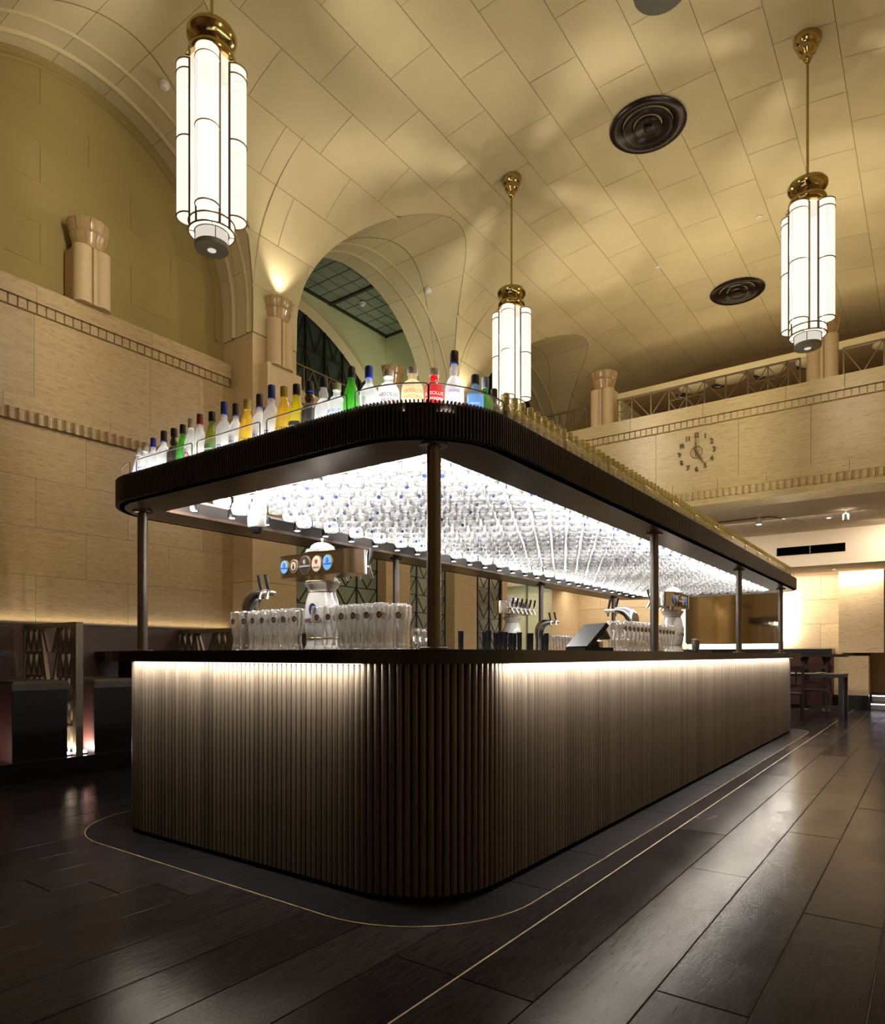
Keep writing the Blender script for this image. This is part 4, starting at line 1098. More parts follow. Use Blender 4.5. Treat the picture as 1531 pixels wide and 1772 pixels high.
B = [  # x, y, h, r, kind, glass, cap, label text ..., facing
 (-4.051, 2.33, .25, .034, 'slope', 'clear_bottle', 'cap_dark', 'leftmost clear bottle with a dark cap on the canopy corner', None, ()),
 (-3.975, 2.285, .245, .034, 'slope', 'clear_bottle', 'cap_clear', 'clear bottle with a clear cap, second from the left corner', None, ()),
 (-3.885, 2.275, .24, .037, 'squat', 'clear_bottle', 'cap_clear', 'squat clear bottle with blue lettering near the left corner', None, (('ABSOLUT', .017, 'ink_blue', .42), ('VODKA', .017, 'ink_blue', .33))),
 (-3.790, 2.27, .27, .035, 'vodka', 'clear_bottle', 'cap_blue', 'clear bottle with a blue cap, fourth from the left corner', None, ()),
 (-3.678, 2.27, .29, .040, 'vodka', 'clear_bottle', 'cap_dark', 'broad clear bottle with a black cap beside the black one', None, ()),
 (-3.575, 2.27, .285, .040, 'bulb', 'black_bottle', 'cap_black', 'all black bottle left of the slim green bottle', None, ()),
 (-3.487, 2.27, .29, .034, 'slope', 'green_bottle', 'cap_black', 'slim green bottle with a dark green neck near the left end', None, ()),
 (-3.405, 2.27, .305, .040, 'slope', 'clear_bottle', 'cap_clear', 'clear bottle with white cap and red round label', ('paper_white', .12, .42, .7), (('O', .05, 'ink_red', .28),)),
 (-3.323, 2.27, .315, .036, 'slope', 'clear_bottle', 'cap_red', 'clear bottle with a dark red neck and black cap', None, ()),
 (-3.212, 2.27, .305, .039, 'slope', 'olive_bottle', 'cap_black', 'olive bottle with a dark green label', ('label_green', .08, .40, .9), (('chartreuse', .013, 'ink_white', .31),)),
 (-3.104, 2.27, .335, .042, 'vodka', 'frost_bottle', 'cap_blue', 'tall frosted bottle with a bright blue cap, left of the two', None, (('\u2248', .05, 'ink_blue', .26),)),
 (-3.005, 2.27, .305, .037, 'vodka', 'clear_bottle', 'cap_dark', 'clear bottle with blue print between frosted and amber bottles', ('paper_white', .20, .42, .5), (('NAI', .018, 'ink_blue', .31),)),
 (-2.909, 2.27, .305, .041, 'slope', 'gold_bottle', 'cap_gold', 'golden tequila bottle with gold cap, left of the two', ('yellow_bottle', .05, .42, 1.1), (('Jose Cuervo', .016, 'ink_dark', .30),)),
 (-2.811, 2.27, .31, .037, 'vodka', 'clear_bottle', 'cap_dark', 'clear bottle with a brown cap left of the second frosted bottle', ('paper_white', .18, .40, .5), (('RAI', .018, 'ink_blue', .29),)),
 (-2.717, 2.27, .335, .042, 'vodka', 'frost_bottle', 'cap_blue', 'tall frosted bottle with a bright blue cap, right of the two', None, (('\u2248', .05, 'ink_blue', .26),)),
 (-2.622, 2.27, .305, .041, 'slope', 'gold_bottle', 'cap_gold', 'golden tequila bottle with gold cap, right of the two', ('yellow_bottle', .05, .42, 1.1), (('Jose Cuervo', .016, 'ink_dark', .30),)),
 (-2.532, 2.27, .296, .038, 'slope', 'yellow_bottle', 'cap_black', 'bright yellow bottle with a black cap and dark label', ('label_black', .10, .36, 1.0), (('chartreuse', .013, 'ink_white', .28),)),
 (-2.440, 2.27, .288, .042, 'bulb', 'black_bottle', 'cap_black', 'black bottle with a blue collar beside the yellow one', None, ()),
 (-2.344, 2.27, .285, .040, 'bulb', 'clear_bottle', 'cap_black', 'clear bulbous bottle with a black cap beside the black bottle', None, ()),
 (-2.256, 2.27, .235, .037, 'squat', 'clear_bottle', 'cap_clear', 'squat clear bottle with blue lettering left of the green bottle', None, (('ABSOLUT', .018, 'ink_blue', .42), ('VODKA', .018, 'ink_blue', .33))),
 (-2.163, 2.27, .29, .037, 'slope', 'green_bottle', 'cap_black', 'bright green bottle with a dark cap left of the corner', None, ()),
 (-2.060, 2.275, .268, .040, 'vodka', 'clear_bottle', 'cap_blue', 'clear bottle with blue cap at the start of the corner', ('paper_white', .30, .45, .3), ()),
 (-1.953, 2.285, .228, .043, 'squat', 'clear_bottle', 'cap_clear', 'clear bottle with plum lettering on the rounded corner', None, (('ABSOLUT', .021, 'ink_purple', .46), ('PEARS', .023, 'ink_purple', .34))),
 (-1.850, 2.325, .228, .043, 'squat', 'cream_bottle', 'cap_clear', 'cream white bottle with orange lettering on the corner', None, (('ABSOLUT', .020, 'ink_orange', .48), ('MANDRIN', .020, 'ink_orange', .37))),
 (-1.776, 2.385, .224, .039, 'squat', 'red_bottle', 'cap_clear', 'red bottle with pale lettering on the corner', None, (('ABSOLUT', .019, 'ink_white', .46), ('RASPBERRI', .017, 'ink_white', .35))),
 (-1.722, 2.462, .315, .041, 'bulb', 'clear_bottle', 'cap_dark', 'tallest clear bottle with long neck on the corner', None, (('ANAIS', .016, 'ink_blue', .40),)),
 (-1.683, 2.572, .237, .036, 'square', 'blue_bottle', 'cap_black', 'light blue square bottle with a dark cap', ('label_blue', .10, .5, 0), (('SAPPHIRE', .009, 'ink_white', .42), ('O', .035, 'ink_white', .25))),
 (-1.689, 2.665, .258, .036, 'vodka', 'green_bottle', 'cap_silver', 'green bottle with a silver cap and white label after the blue one', ('paper_white', .12, .38, 1.2), ()),
 (-1.690, 2.745, .230, .033, 'vodka', 'beer_bottle', 'cap_dark', 'dark brown bottle between the green one and the gold topped row', None, ()),
]
for x, y, H, R, kind, g, cp, lab, lb, tx in B:
    R *= 1.13 if kind == 'squat' else 1.05
    tx = tuple((t_, s_*1.12, m_, z_) for t_, s_, m_, z_ in tx)
    face = atan2(-y, -x)                       # turn the front to the room in front of the bar corner
    if x < -2.05: rz = radians(12)
    else: rz = face+pi/2
    col_ = {'black bottle with a blue collar beside the yellow one': 'ink_blue'}.get(lab)
    if cp == 'cap_dark' and g == 'clear_bottle': col_ = 'ink_blue'
    bottle((x, y, ZSH), H, R, kind, g, cp, lab, lb, tx, rz, col_, group='bottles on the canopy, near side')
# small dark bottle behind the corner
bottle((-1.93, 2.43, ZSH), .19, .03, 'vodka', 'black_bottle', 'cap_black', 'short black bottle standing behind the corner bottles', group='bottles on the canopy, near side')
bb = bottle((-1.675, 2.83, ZSH), .232, .0305, 'beer', 'beer_bottle', 'cap_gold', 'brown beer bottle with gold foil neck in the long row', None, (), 0, name='beer_bottle', group='gold topped beer bottles along the right side')
MB().lathe([(.0285, .128), (.0292, .130), (.019, .166), (.0145, .180), (.0145, .183)], 14, caps=False).build('foil', 'cap_gold', bb, smooth=True)
MB().lathe([(.0185, .210), (.0185, .214)], 12, caps=False).build('foil_band', 'paper_white', bb, smooth=True)
k = 1
while 2.83+.079*k < 10.75:
    o = copy_tree(bb); o.location.y = 2.83+.079*k; o.location.x = -1.675+random.uniform(-.003, .003); k += 1
# ------------------------------------------------------------------ glass rail panels with dark metal edging
def rail_panel(path, lab, h0=ZSH, h1=2.222, metal='fin_dark'):
    """path: list of xy points in order"""
    r = empty('glass_rail_panel', (*path[len(path)//2], h0)); c0 = r.location.copy()
    t = .003; n = len(path); vv = []
    for x, y in path: vv += [(x-c0.x, y-c0.y, 0), (x-c0.x, y-c0.y, h1-h0)]
    MB().add(vv, [(2*i, 2*i+1, 2*i+3, 2*i+2) for i in range(n-1)]).build('pane', 'sheet_glass', r, smooth=True)
    cr = .014; d0 = (Vector(path[1])-Vector(path[0])).normalized(); d1 = (Vector(path[-2])-Vector(path[-1])).normalized()
    pt = [(*path[0], h0), (*path[0], h1-cr)]
    for i in range(1, 4): a = pi/2*i/4; q = Vector(path[0])+d0*cr*(1-cos(a)); pt.append((q.x, q.y, h1-cr+cr*sin(a)))
    q = Vector(path[0])+d0*cr; pt.append((q.x, q.y, h1)); pt += [(x, y, h1) for x, y in path[1:-1]]
    q = Vector(path[-1])+d1*cr; pt.append((q.x, q.y, h1))
    for i in range(3, 0, -1): a = pi/2*i/4; q = Vector(path[-1])+d1*cr*(1-cos(a)); pt.append((q.x, q.y, h1-cr+cr*sin(a)))
    pt += [(*path[-1], h1-cr), (*path[-1], h0)]
    MB().tube([(x-c0.x, y-c0.y, z-c0.z) for x, y, z in pt], .0032, 6).build('edging', metal, r, smooth=True)
    tag(r, lab, 'glass panel', 'glass rail panels on the canopy'); return r
ry = CAN[2]+.035; rx = CAN[1]-.035; rrad = CAN[4]-.035; ccx, ccy = CAN[1]-CAN[4], CAN[2]+CAN[4]; lcx = CAN[0]+CAN[4]
def arc(cx, cy, a0, a1, n=10): return [(cx+rrad*cos(a0+(a1-a0)*i/n), cy+rrad*sin(a0+(a1-a0)*i/n)) for i in range(n+1)]
rail_panel(arc(lcx, ccy, -pi*.86, -pi*.515, 8), 'curved glass rail panel round the left corner of the canopy')
rail_panel([(-3.81, ry), (-3.5, ry), (-3.255, ry)], 'short glass rail panel in front of the leftmost clear bottles')
rail_panel([(-3.21, ry), (-2.95, ry), (-2.69, ry)], 'glass rail panel in front of the left frosted bottle')
rail_panel([(-2.64, ry), (-2.35, ry), (-2.10, ry)], 'glass rail panel in front of the black and green bottles')
rail_panel([(-2.05, ry)]+arc(ccx, ccy, -pi/2, -pi*.27, 8), 'curved glass rail panel on the near corner, left half')
rail_panel(arc(ccx, ccy, -pi*.268, 0, 9)+[(rx, 2.66)], 'curved glass rail panel on the near corner, right half')
yy = 2.70; nth = ['first', 'second', 'third', 'fourth', 'fifth', 'sixth', 'seventh', 'eighth', 'ninth', 'tenth', 'eleventh', 'twelfth', 'thirteenth', 'fourteenth']; k = 0
while yy < 10.5:
    rail_panel([(rx, yy), (rx, yy+.29), (rx, yy+.575)], 'glass rail panel before the gold topped bottles, %s from the corner' % nth[k], metal='steel'); yy += .605; k += 1

# ------------------------------------------------------------------ tap towers
def make_tower():
    r = empty('tap_tower')
    body = [(0, 0), (.105, 0), (.108, .012), (.098, .03), (.092, .055), (.090, .075), (.094, .085), (.100, .12), (.108, .18), (.106, .24), (.096, .30), (.082, .345), (.080, .36),
            (.088, .375), (.102, .395), (.106, .405), (.106, .415), (.0, .415)]
    b_ = MB().lathe(body, 32).build('vase', 'ceramic', r, smooth=True, angle=60)
    for rad, z in ((.0945, .078), (.1065, .010), (.0825, .352), (.1075, .411)):
        MB().tube([(rad*cos(2*pi*i/32), rad*sin(2*pi*i/32), z) for i in range(32)], .0025, 5, True).build('gilt_line', 'gold', b_, smooth=True)
    MB().lathe([(.085, .415), (.085, .445)], 24, caps=False).build('neck', 'chrome', r, smooth=True)
    L2, D2 = .30, .085
    st_ = rr(-L2-.03, L2+.03, -D2, D2, D2-.001, 10)
    h_ = MB().prism(st_, .445, .580).build('header', 'chrome', r, smooth=True, angle=40)
    MB().prism(rr(-L2-.034, L2+.034, -D2-.004, D2+.004, D2, 10), .576, .582).build('header_lid', 'chrome', h_, smooth=True, angle=40)
    dome_ = [(.0, .582), (.088, .582), (.098, .586), (.100, .594), (.092, .603), (.076, .609), (.071, .617), (.070, .626), (.058, .635), (.042, .645), (.024, .651), (.010, .653), (.005, .656), (.005, .664), (.009, .668), (.009, .675), (.0, .680)]
    d_ = MB().lathe(dome_, 32).build('dome', 'ceramic', r, smooth=True, angle=60)
    MB().tube([(.0985*cos(2*pi*i/32), .0985*sin(2*pi*i/32), .597) for i in range(32)], .0025, 5, True).build('gilt_line', 'gold', d_, smooth=True)
    # medallions on the front of the header
    for x, s_, mt, kind in ((-.235, .042, 'medal_blue', 'L'), (-.150, .042, 'medal_cream', 'F'), (-.055, .056, 'medal_black', 'L2'), (.045, .049, 'medal_cream', 'S'), (.135, .047, 'medal_blue', 'L')):
        m_ = empty('medallion', (x, -D2, .512)); m_.parent = r
        disc_mb(s_, .006, 28, .82).build('rim', 'medal_rim', m_, smooth=False)
        disc_mb(s_*.92, .008, 28, .82).build('face', mt, m_)
        if kind in ('L', 'L2'):
            disc_mb(s_*.30, .0095, 14, .8, 0).build('shield', 'cap_blue' if kind == 'L' else 'medal_rim', m_).location = (0, 0, s_*.32)
            ob('lettering', text_mesh('L\u00d6WENBR\u00c4U', s_*.26, 'ink_blue' if kind == 'L' else 'ink_white', .0004), m_, (0, -.0092, -s_*.15))
            ob('lettering', text_mesh('S' if kind == 'L' else 'K', s_*.4, 'ink_white', .0004), m_, (0, -.0105, s_*.32))
        elif kind == 'F':
            disc_mb(s_*.86, .0088, 24, .82).build('ring', 'medal_black', m_); disc_mb(s_*.62, .0096, 24, .82).build('field', 'medal_cream', m_)
            disc_mb(s_*.17, .0108, 12).build('figure_head', 'amber_fig', m_).location = (0, 0, s_*.25)
            disc_mb(s_*.36, .0104, 12, .6).build('figure_body', 'medal_black', m_).location = (0, 0, -s_*.15)
        else:
            sh_ = [(-.011, .012), (.011, .012), (.011, -.004), (0, -.016), (-.011, -.004)]
            q = MB(); q.add([(a, -.0085, b) for a, b in sh_]+[(a, -.0095, b) for a, b in sh_], [(9, 8, 7, 6, 5)]+[(i, (i+1) % 5, 5+(i+1) % 5, 5+i) for i in range(5)])
            q.build('shield', 'ink_red', m_).location = (0, 0, .012)
            ob('lettering', text_mesh('SPATEN', s_*.30, 'ink_dark', .0004), m_, (0, -.0092, -s_*.45))
    # emblem and lettering on the vase
    em = MB(); vv = []
    for i in range(20):
        a = 2*pi*i/20; u_, w_ = .026*cos(a), .036*sin(a); rad = .1095
        vv.append((rad*sin(u_/rad), -rad*cos(u_/rad), .245+w_))
    em.add(vv, [tuple(range(20))]).build('emblem', 'badge_blue', r).rotation_euler = (0, 0, radians(14))
    ob('emblem_lion', text_mesh('S', .052, 'gold', .0006, bend=.1105), r, (0, 0, .245), radians(14))
    ob('lettering', text_mesh('L\u00d6WENBR\u00c4U', .038, 'ink_purple', .0006, bend=.1095), r, (0, 0, .178), radians(14))
    # taps on the back of the header
    for i in range(6):
        x = -.25+.10*i; t = empty('tap', (x, D2, .50)); t.parent = r
        MB().tube([(0, 0, 0), (0, .055, 0)], .010, 10).build('shank', 'chrome', t, smooth=True)
        MB().tube([(0, .05, .012), (0, .055, -.01), (0, .075, -.045), (0, .088, -.062)], [.013, .012, .010, .008], 10).build('spout', 'chrome', t, smooth=True)
        MB().tube([(0, .055, .01), (0, .06, .035), (0, .066, .05), (0, .078, .115)], [.006, .006, .010, .012], 10).build('lever', 'black_plastic', t, smooth=True)
    return r
tw = make_tower(); tw.location = (-2.975, 2.87, Z_TOP); tag(tw, 'white and chrome beer tap tower with medallions at the near end of the bar', 'tap tower', 'beer tap towers')
tw2 = copy_tree(tw); tw2.location = (-3.93, 6.78, Z_TOP); tw2.rotation_euler = (0, 0, -pi/2); tag(tw2, 'white tap tower on the far left side with six taps toward the right', 'tap tower', 'beer tap towers')
tw3 = copy_tree(tw); tw3.location = (-2.10, 6.78, Z_TOP); tw3.rotation_euler = (0, 0, pi/2); tag(tw3, 'white tap tower behind the post on the right side of the bar', 'tap tower', 'beer tap towers')
def make_swan():
    r = empty('swan_neck_tap')
    MB().lathe([(.075, 0), (.075, .012), (.0, .012)], 20).build('foot', 'chrome', r, smooth=True, angle=40)
    pts = [(0, 0, .0), (0, 0, .15), (-.004, 0, .24), (.005, 0, .30), (.03, 0, .345), (.07, 0, .372), (.12, 0, .382), (.16, 0, .382)]
    MB().tube(pts, [.045, .045, .052, .058, .056, .046, .034, .028], 16).build('neck', 'steel', r, smooth=True)
    hd = MB().tube([(.15, 0, .38), (.26, 0, .38)], .016, 12).build('manifold', 'chrome', r, smooth=True)
    for x in (.185, .255):
        t = empty('tap', (x, 0, .38)); t.parent = r
        MB().tube([(0, 0, 0), (0, -.05, 0)], .013, 10).build('shank', 'chrome', t, smooth=True)
        MB().tube([(0, -.045, .012), (0, -.055, -.008), (.008, -.072, -.045)], [.014, .012, .010], 10).build('spout', 'chrome', t, smooth=True)
        MB().tube([(0, -.05, .012), (-.008, -.052, .045), (-.022, -.055, .115)], [.007, .011, .013], 10).build('lever', 'black_plastic', t, smooth=True)
    return r
sw = make_swan(); sw.location = (-3.72, 2.92, Z_TOP); tag(sw, 'chrome swan neck tap with two black levers at the near left of the bar', 'beer tap', 'swan neck taps')
sw2 = copy_tree(sw); sw2.location = (-3.95, 7.48, Z_TOP); tag(sw2, 'swan neck tap on the far left side, beside the bronze post', 'beer tap', 'swan neck taps')
sw3 = copy_tree(sw); sw3.location = (-2.17, 5.88, Z_TOP); sw3.rotation_euler = (0, 0, pi); tag(sw3, 'swan neck tap turned left behind the right group of glasses', 'beer tap', 'swan neck taps')
# ------------------------------------------------------------------ wheat beer glasses
WB = [(.0, .012), (.030, .010), (.033, 0), (.034, .006), (.030, .022), (.024, .055), (.0245, .085), (.032, .125), (.040, .165), (.0425, .195), (.040, .235), (.0385, .238), (.0375, .234), (.040, .193), (.037, .163), (.029, .122), (.0215, .085), (.021, .055), (.024, .03), (.0, .028)]
wg = MB().lathe(WB, 16, caps=False).mesh('glass', 'beer_glass', True)
bv = MB(); vv = []
for i in range(16):
    a = 2*pi*i/16; u_, w_ = .0135*cos(a), .017*sin(a); rad = .0422; vv.append((rad*sin(u_/rad), -rad*cos(u_/rad), .178+w_))
bv.add(vv, [tuple(range(16))]); wgb = bv.mesh('badge', 'medal_black')
bv2 = MB(); bv2.add([(x*.62, y*1.012, .178+(z-.178)*.62) for x, y, z in vv], [tuple(range(16))]); wgc = bv2.mesh('badge_field', 'medal_cream')
bv3 = MB(); bv3.add([(x*.35, y*1.022, .176+(z-.178)*.42) for x, y, z in vv], [tuple(range(16))]); wgd = bv3.mesh('badge_figure', 'amber_fig')
def beer_glass(x, y, lab, grp, rz=.3, detail=True, z=Z_TOP):
    o = ob('beer_glass', wg, None, (x, y, z), rz); tag(o, lab, 'glass', grp)
    if detail:
        b_ = ob('badge', wgb, o); ob('badge_field', wgc, b_); ob('badge_figure', wgd, b_)
for j, y in enumerate((2.61, 2.70, 2.79)):
    for i in range(7):
        if i > (6, 4, 3)[j]: continue
        beer_glass(-3.44+.089*i+(.045 if j == 1 else 0), y, 'tall wheat beer glass with round badge left of the near tap tower', 'glasses left of the near tap tower', .35+random.uniform(-.15, .15))
for j, y in enumerate((2.58, 2.67, 2.76)):
    for i in range(6):
        if j == 0 and i < 0: continue
        beer_glass(-2.70+.089*i+(.045 if j == 1 else 0), y, 'tall wheat beer glass with round badge right of the near tap tower', 'glasses right of the near tap tower', .45+random.uniform(-.15, .15))
for j in range(2):
    for i in range(14):
        beer_glass(-2.01+.09*j, 4.98+.089*i, 'tall beer glass in the cluster before the right tap tower', 'glasses before the right tap tower', 1.0, j == 1)
for j in range(2):
    for i in range(6):
        beer_glass(-4.03+.09*j, 7.98+.09*i, 'beer glass in the cluster by the far left taps', 'glasses by the far left taps', .5, False)
for i in range(4): beer_glass(-4.10+.0*i, 5.20+.10*i, 'beer glass standing behind the near corner post', 'glasses behind the corner post', .5, False)
# ------------------------------------------------------------------ till, canister, bar tools
ps = empty('till_terminal', (-1.98, 4.50, Z_TOP), radians(-35)); ps.scale = (.88, .88, .84); tag(ps, 'black touch screen till tilted back, seen from behind on the bar', 'till')
MB().box(-.15, .15, -.13, .13, 0, .035).build('base', 'black_plastic', ps)
scn = MB().box(-.165, .165, -.018, .018, -.13, .13).build('screen_housing', 'black_plastic', ps); scn.location = (0, -.02, .13); scn.rotation_euler = (radians(-42), 0, 0)
MB().bar((0, .05, .02), (0, .0, .12), .09, .05).build('stand', 'black_plastic', ps)
cd = MB().box(-.07, .07, -.01, .01, -.055, .055).build('customer_display', 'lamp_disc', ps); cd.location = (0, .12, .155); cd.rotation_euler = (radians(32), 0, 0)
MB().bar((0, .03, .10), (0, .11, .15), .02).build('display_arm', 'black_plastic', ps)
cn = empty('steel_canister', (-2.05, 4.83, Z_TOP)); tag(cn, 'small steel canister between the till and the glasses', 'canister')
MB().lathe([(0, 0), (.032, 0), (.032, .075), (.028, .078), (.0, .078)], 20).build('body', 'steel', cn, smooth=True, angle=40)
MB().lathe([(.034, .070), (.034, .082), (.0, .086)], 20).build('lid', 'chrome', cn, smooth=True, angle=40)
cn2 = empty('drink_shaker', (-1.98, 7.15, Z_TOP)); tag(cn2, 'tall dark shaker beside the third right post', 'shaker')
MB().lathe([(0, 0), (.033, 0), (.042, .13), (.040, .135), (.0, .135)], 20).build('cup', 'post_bronze', cn2, smooth=True, angle=40)
MB().lathe([(.041, .12), (.043, .125), (.043, .14), (.041, .142)], 20, caps=False).build('rim', 'steel', cn2)
tl = empty('bar_tray', (-2.05, 7.35, Z_TOP)); tag(tl, 'low dark tray with tools under the mirror', 'tray')
MB().box(-.10, .10, -.28, .28, 0, .018).build('base', 'black_plastic', tl); MB().box(-.11, -.10, -.28, .28, 0, .035).build('edge', 'black_plastic', tl); MB().box(.10, .11, -.28, .28, 0, .035).build('edge', 'black_plastic', tl)
# ------------------------------------------------------------------ dark wine bottles in the rail
def make_wine():
    r = empty('wine_bottle')
    MB().lathe([(0, 0), (.036, 0), (.0375, .008), (.0375, .130), (.032, .150), (.018, .172), (.0155, .185), (.0155, .305), (.0, .305)], 18).build('glass', 'wine_glass_dark', r, smooth=True, angle=50)
    MB().lathe([(.0162, .205), (.0162, .296), (.0180, .298), (.0180, .308), (.0, .309)], 16).build('foil', 'wine_foil', r, smooth=True, angle=50)
    return r
wn = make_wine()
WY = [(3.44, 0), (3.70, .025), (3.80, 0), (3.89, .02), (3.98, 0), (4.06, .0), (4.14, .03), (4.22, .02), (4.30, .01), (4.40, .01), (4.62, .035), (4.74, .035), (4.86, .01)]
for i, (y, dz) in enumerate(WY):
    o = wn if i == 0 else copy_tree(wn)
    o.location = (-2.46+(.06 if i % 2 else -.02), 3.62+(y-3.44)*.80, .925); o.scale = (1.1, 1.1, .98+dz*1.1)
    tag(o, 'lone dark wine bottle, only its neck tip above the worktop' if i == 0 else 'dark wine bottle neck showing above the right worktop', 'bottle', 'wine bottles in the steel rail')

# ================================================================== BOOTHS ON THE LEFT
plat = tag(MB().box(-7.30, -6.16, -4.5, 7.6, 0, .17).build('floor_booths', 'plinth_black'), kind='structure')
wain = tag(MB().box(-7.30, -7.25, -4.5, 5.47, .17, 1.385).build('wall_wainscot', 'panel_brown'), kind='structure')
MB().box(-7.30, -7.24, -4.5, 5.47, 1.385, 1.40).build('cap_rail', 'screen_bronze', wain)
area_light('wainscot_cove', (-7.262, 2.6, 1.41), (-.12, 0, 1), .02, 5.6, 3.4, (1., .87, .66))
def make_screen():
    r = empty('booth_screen'); L_, H_ = 1.02, 1.20      # along -X from the post, height above the platform
    MB().box(-.03, .03, -.032, .032, 0, H_).build('post', 'screen_bronze', r); MB().box(-L_-.03, -L_+.0, -.025, .025, 0, H_).build('post', 'screen_bronze', r)
    MB().box(-L_, -.03, -.03, .03, H_-.045, H_).build('top_rail', 'screen_bronze', r)
    MB().box(-L_, -.03, -.02, .02, .0, .025).build('bottom_rail', 'screen_bronze', r)
    rows = 5; rh = (H_-.07)/rows
    def sl_(x0, z0, x1, z1, w_=.026): MB().bar((x0, 0, z0), (x1, 0, z1), .034, w_, up=(0, 1, 0)).build('slat', 'screen_bronze', r)
    for k in range(rows):
        z0 = .025+rh*k; z1 = z0+rh
        if k % 2 == 0 or True:
            for a, b in ((-L_, -.66), (-.36, -.03)):
                if k: MB().box(a, b, -.016, .016, z0-.010, z0+.010).build('cross_rail', 'screen_bronze', r)
                w3 = (b-a)/3
                for q in range(3): sl_(a+w3*q, z0, a+w3*(q+.5), z1); sl_(a+w3*(q+.5), z1, a+w3*(q+1), z0)
        if k in (1, 3): pass
    for z0, z1 in ((.025, .025+rh*2), (.025+rh*2, .025+rh*4)):
        sl_(-.66, z1+.0, -.53, z0, .034); sl_(-.36, z1+.0, -.49, z0, .034)
    sl_(-.66, H_-.05, -.56, .025+rh*4); sl_(-.36, H_-.05, -.46, .025+rh*4)
    return r
scr = make_screen()
for i, (y, lab) in enumerate(((3.0, 'bronze lattice screen between the booths at the left edge'), (4.68, 'bronze lattice screen seen past the near left post'), (6.36, 'bronze lattice screen hidden behind the glasses and tap tower'))):
    o = scr if i == 0 else copy_tree(scr); o.location = (-6.22, y, .17); tag(o, lab, 'screen', 'booth screens')
def bench(y0, y1, lab):
    r = empty('booth_bench', (-6.72, (y0+y1)/2, .17)); h = (y1-y0)/2; tag(r, lab, 'bench', 'booth benches')
    MB().box(-.52, .50, -h, h, 0, .60).build('box_base', 'panel_maroon', r)
    MB().box(.50, .515, -h, h, .0, .60).build('end_panel', 'plinth_black', r)
    c_ = MB().bevbox(-.52, .53, -h-.01, h+.01, .60, .68, .022).build('cushion', 'leather', r)
    return r
bench(2.46, 2.90, 'dark leather topped bench left of the lattice screen'); bench(3.14, 3.60, 'dark leather topped bench between the screen and the bar')
bench(4.10, 4.58, 'dark bench before the second lattice screen')
def booth_table(y0, y1, lab):
    r = empty('booth_table', (-6.75, (y0+y1)/2, .17)); h = (y1-y0)/2; tag(r, lab, 'table', 'booth tables')
    MB().box(-.48, .45, -h, h, .90, .94).build('top', 'table_dark', r)
    MB().box(-.3, .25, -.03, .03, 0, .90).build('pedestal', 'table_dark', r); MB().box(-.35, .3, -.2, .2, 0, .02).build('foot', 'table_dark', r)
booth_table(1.75, 2.50, 'dark table top at the left edge of the picture'); booth_table(3.66, 4.04, 'dark table between the benches behind the near left post')
# small lamps low in the booths
for i, (x, y, lab) in enumerate(((-6.26, 2.945, 'bright floor lamp strip at the foot of the left screen'), (-6.26, 3.085, 'thin floor lamp strip right of the left screen'))):
    o = empty('floor_lamp_strip', (x, y, .17)); tag(o, lab, 'floor light')
    MB().box(-.25, .0, -.022, .022, 0, .012).build('housing', 'black_plastic', o); MB().box(-.24, -.01, -.018, .018, .012, .03).build('lens', 'led_white', o)
    area_light('booth_wash', (x-.06, y, .21), (.05, 0, 1), .2, .03, 6., (1., .88, .70))
area_light('booth_wash_left', (-6.55, 2.10, .25), (.2, .9, .5), .3, .1, 4.5, (1., .80, .66))

# ================================================================== UNDER THE GALLERY
mr = empty('lit_mirror', (-3.60, 15.74, 1.32)); tag(mr, 'wide bronze mirror with rounded corners glowing from behind', 'mirror')
def upright(poly, y0, y1):
    n = len(poly); m_ = MB()
    m_.add([(x, y0, z) for x, z in poly]+[(x, y1, z) for x, z in poly], [tuple(range(n)), tuple(range(2*n-1, n-1, -1))]+[(i, n+i, n+(i+1) % n, (i+1) % n) for i in range(n)]); return m_
upright(rr(-.985, .985, .0, 1.08, .06, 6), .0, .03).build('frame', 'black_plastic', mr)
upright(rr(-.97, .97, .015, 1.065, .05, 6), -.006, .0).build('glass', 'mirror_bronze', mr)
for x0, x1, z0, z1 in ((-.93, .93, -.11, .0), (-.93, .93, 1.02, 1.07), (-1.03, -.95, .05, 1.03), (.95, 1.03, .05, 1.03)):
    MB().box(x0, x1, .06, .10, z0, z1).build('glow_strip', 'mirror_glow', mr)
area_light('mirror_glow_right', (-2.55, 15.74, 1.85), (.25, 1, 0), .05, 1.0, 16, (1., .93, .84))
area_light('mirror_glow_left', (-4.65, 15.74, 1.85), (-.25, 1, 0), .05, 1.0, 14, (1., .93, .84))
bc = empty('back_counter', (-3.3, 15.6, 0)); tag(bc, 'dark low counter along the far wall under the mirror', 'counter')
MB().box(-1.9, 1.67, -.28, .27, 0, 1.10).build('carcass', 'panel_maroon', bc); MB().box(-1.92, 1.67, -.30, .27, 1.10, 1.20).build('top', 'plinth_black', bc)
MB().box(-1.9, 1.72, -.29, -.28, .62, .66).build('trim_line', 'screen_bronze', bc)
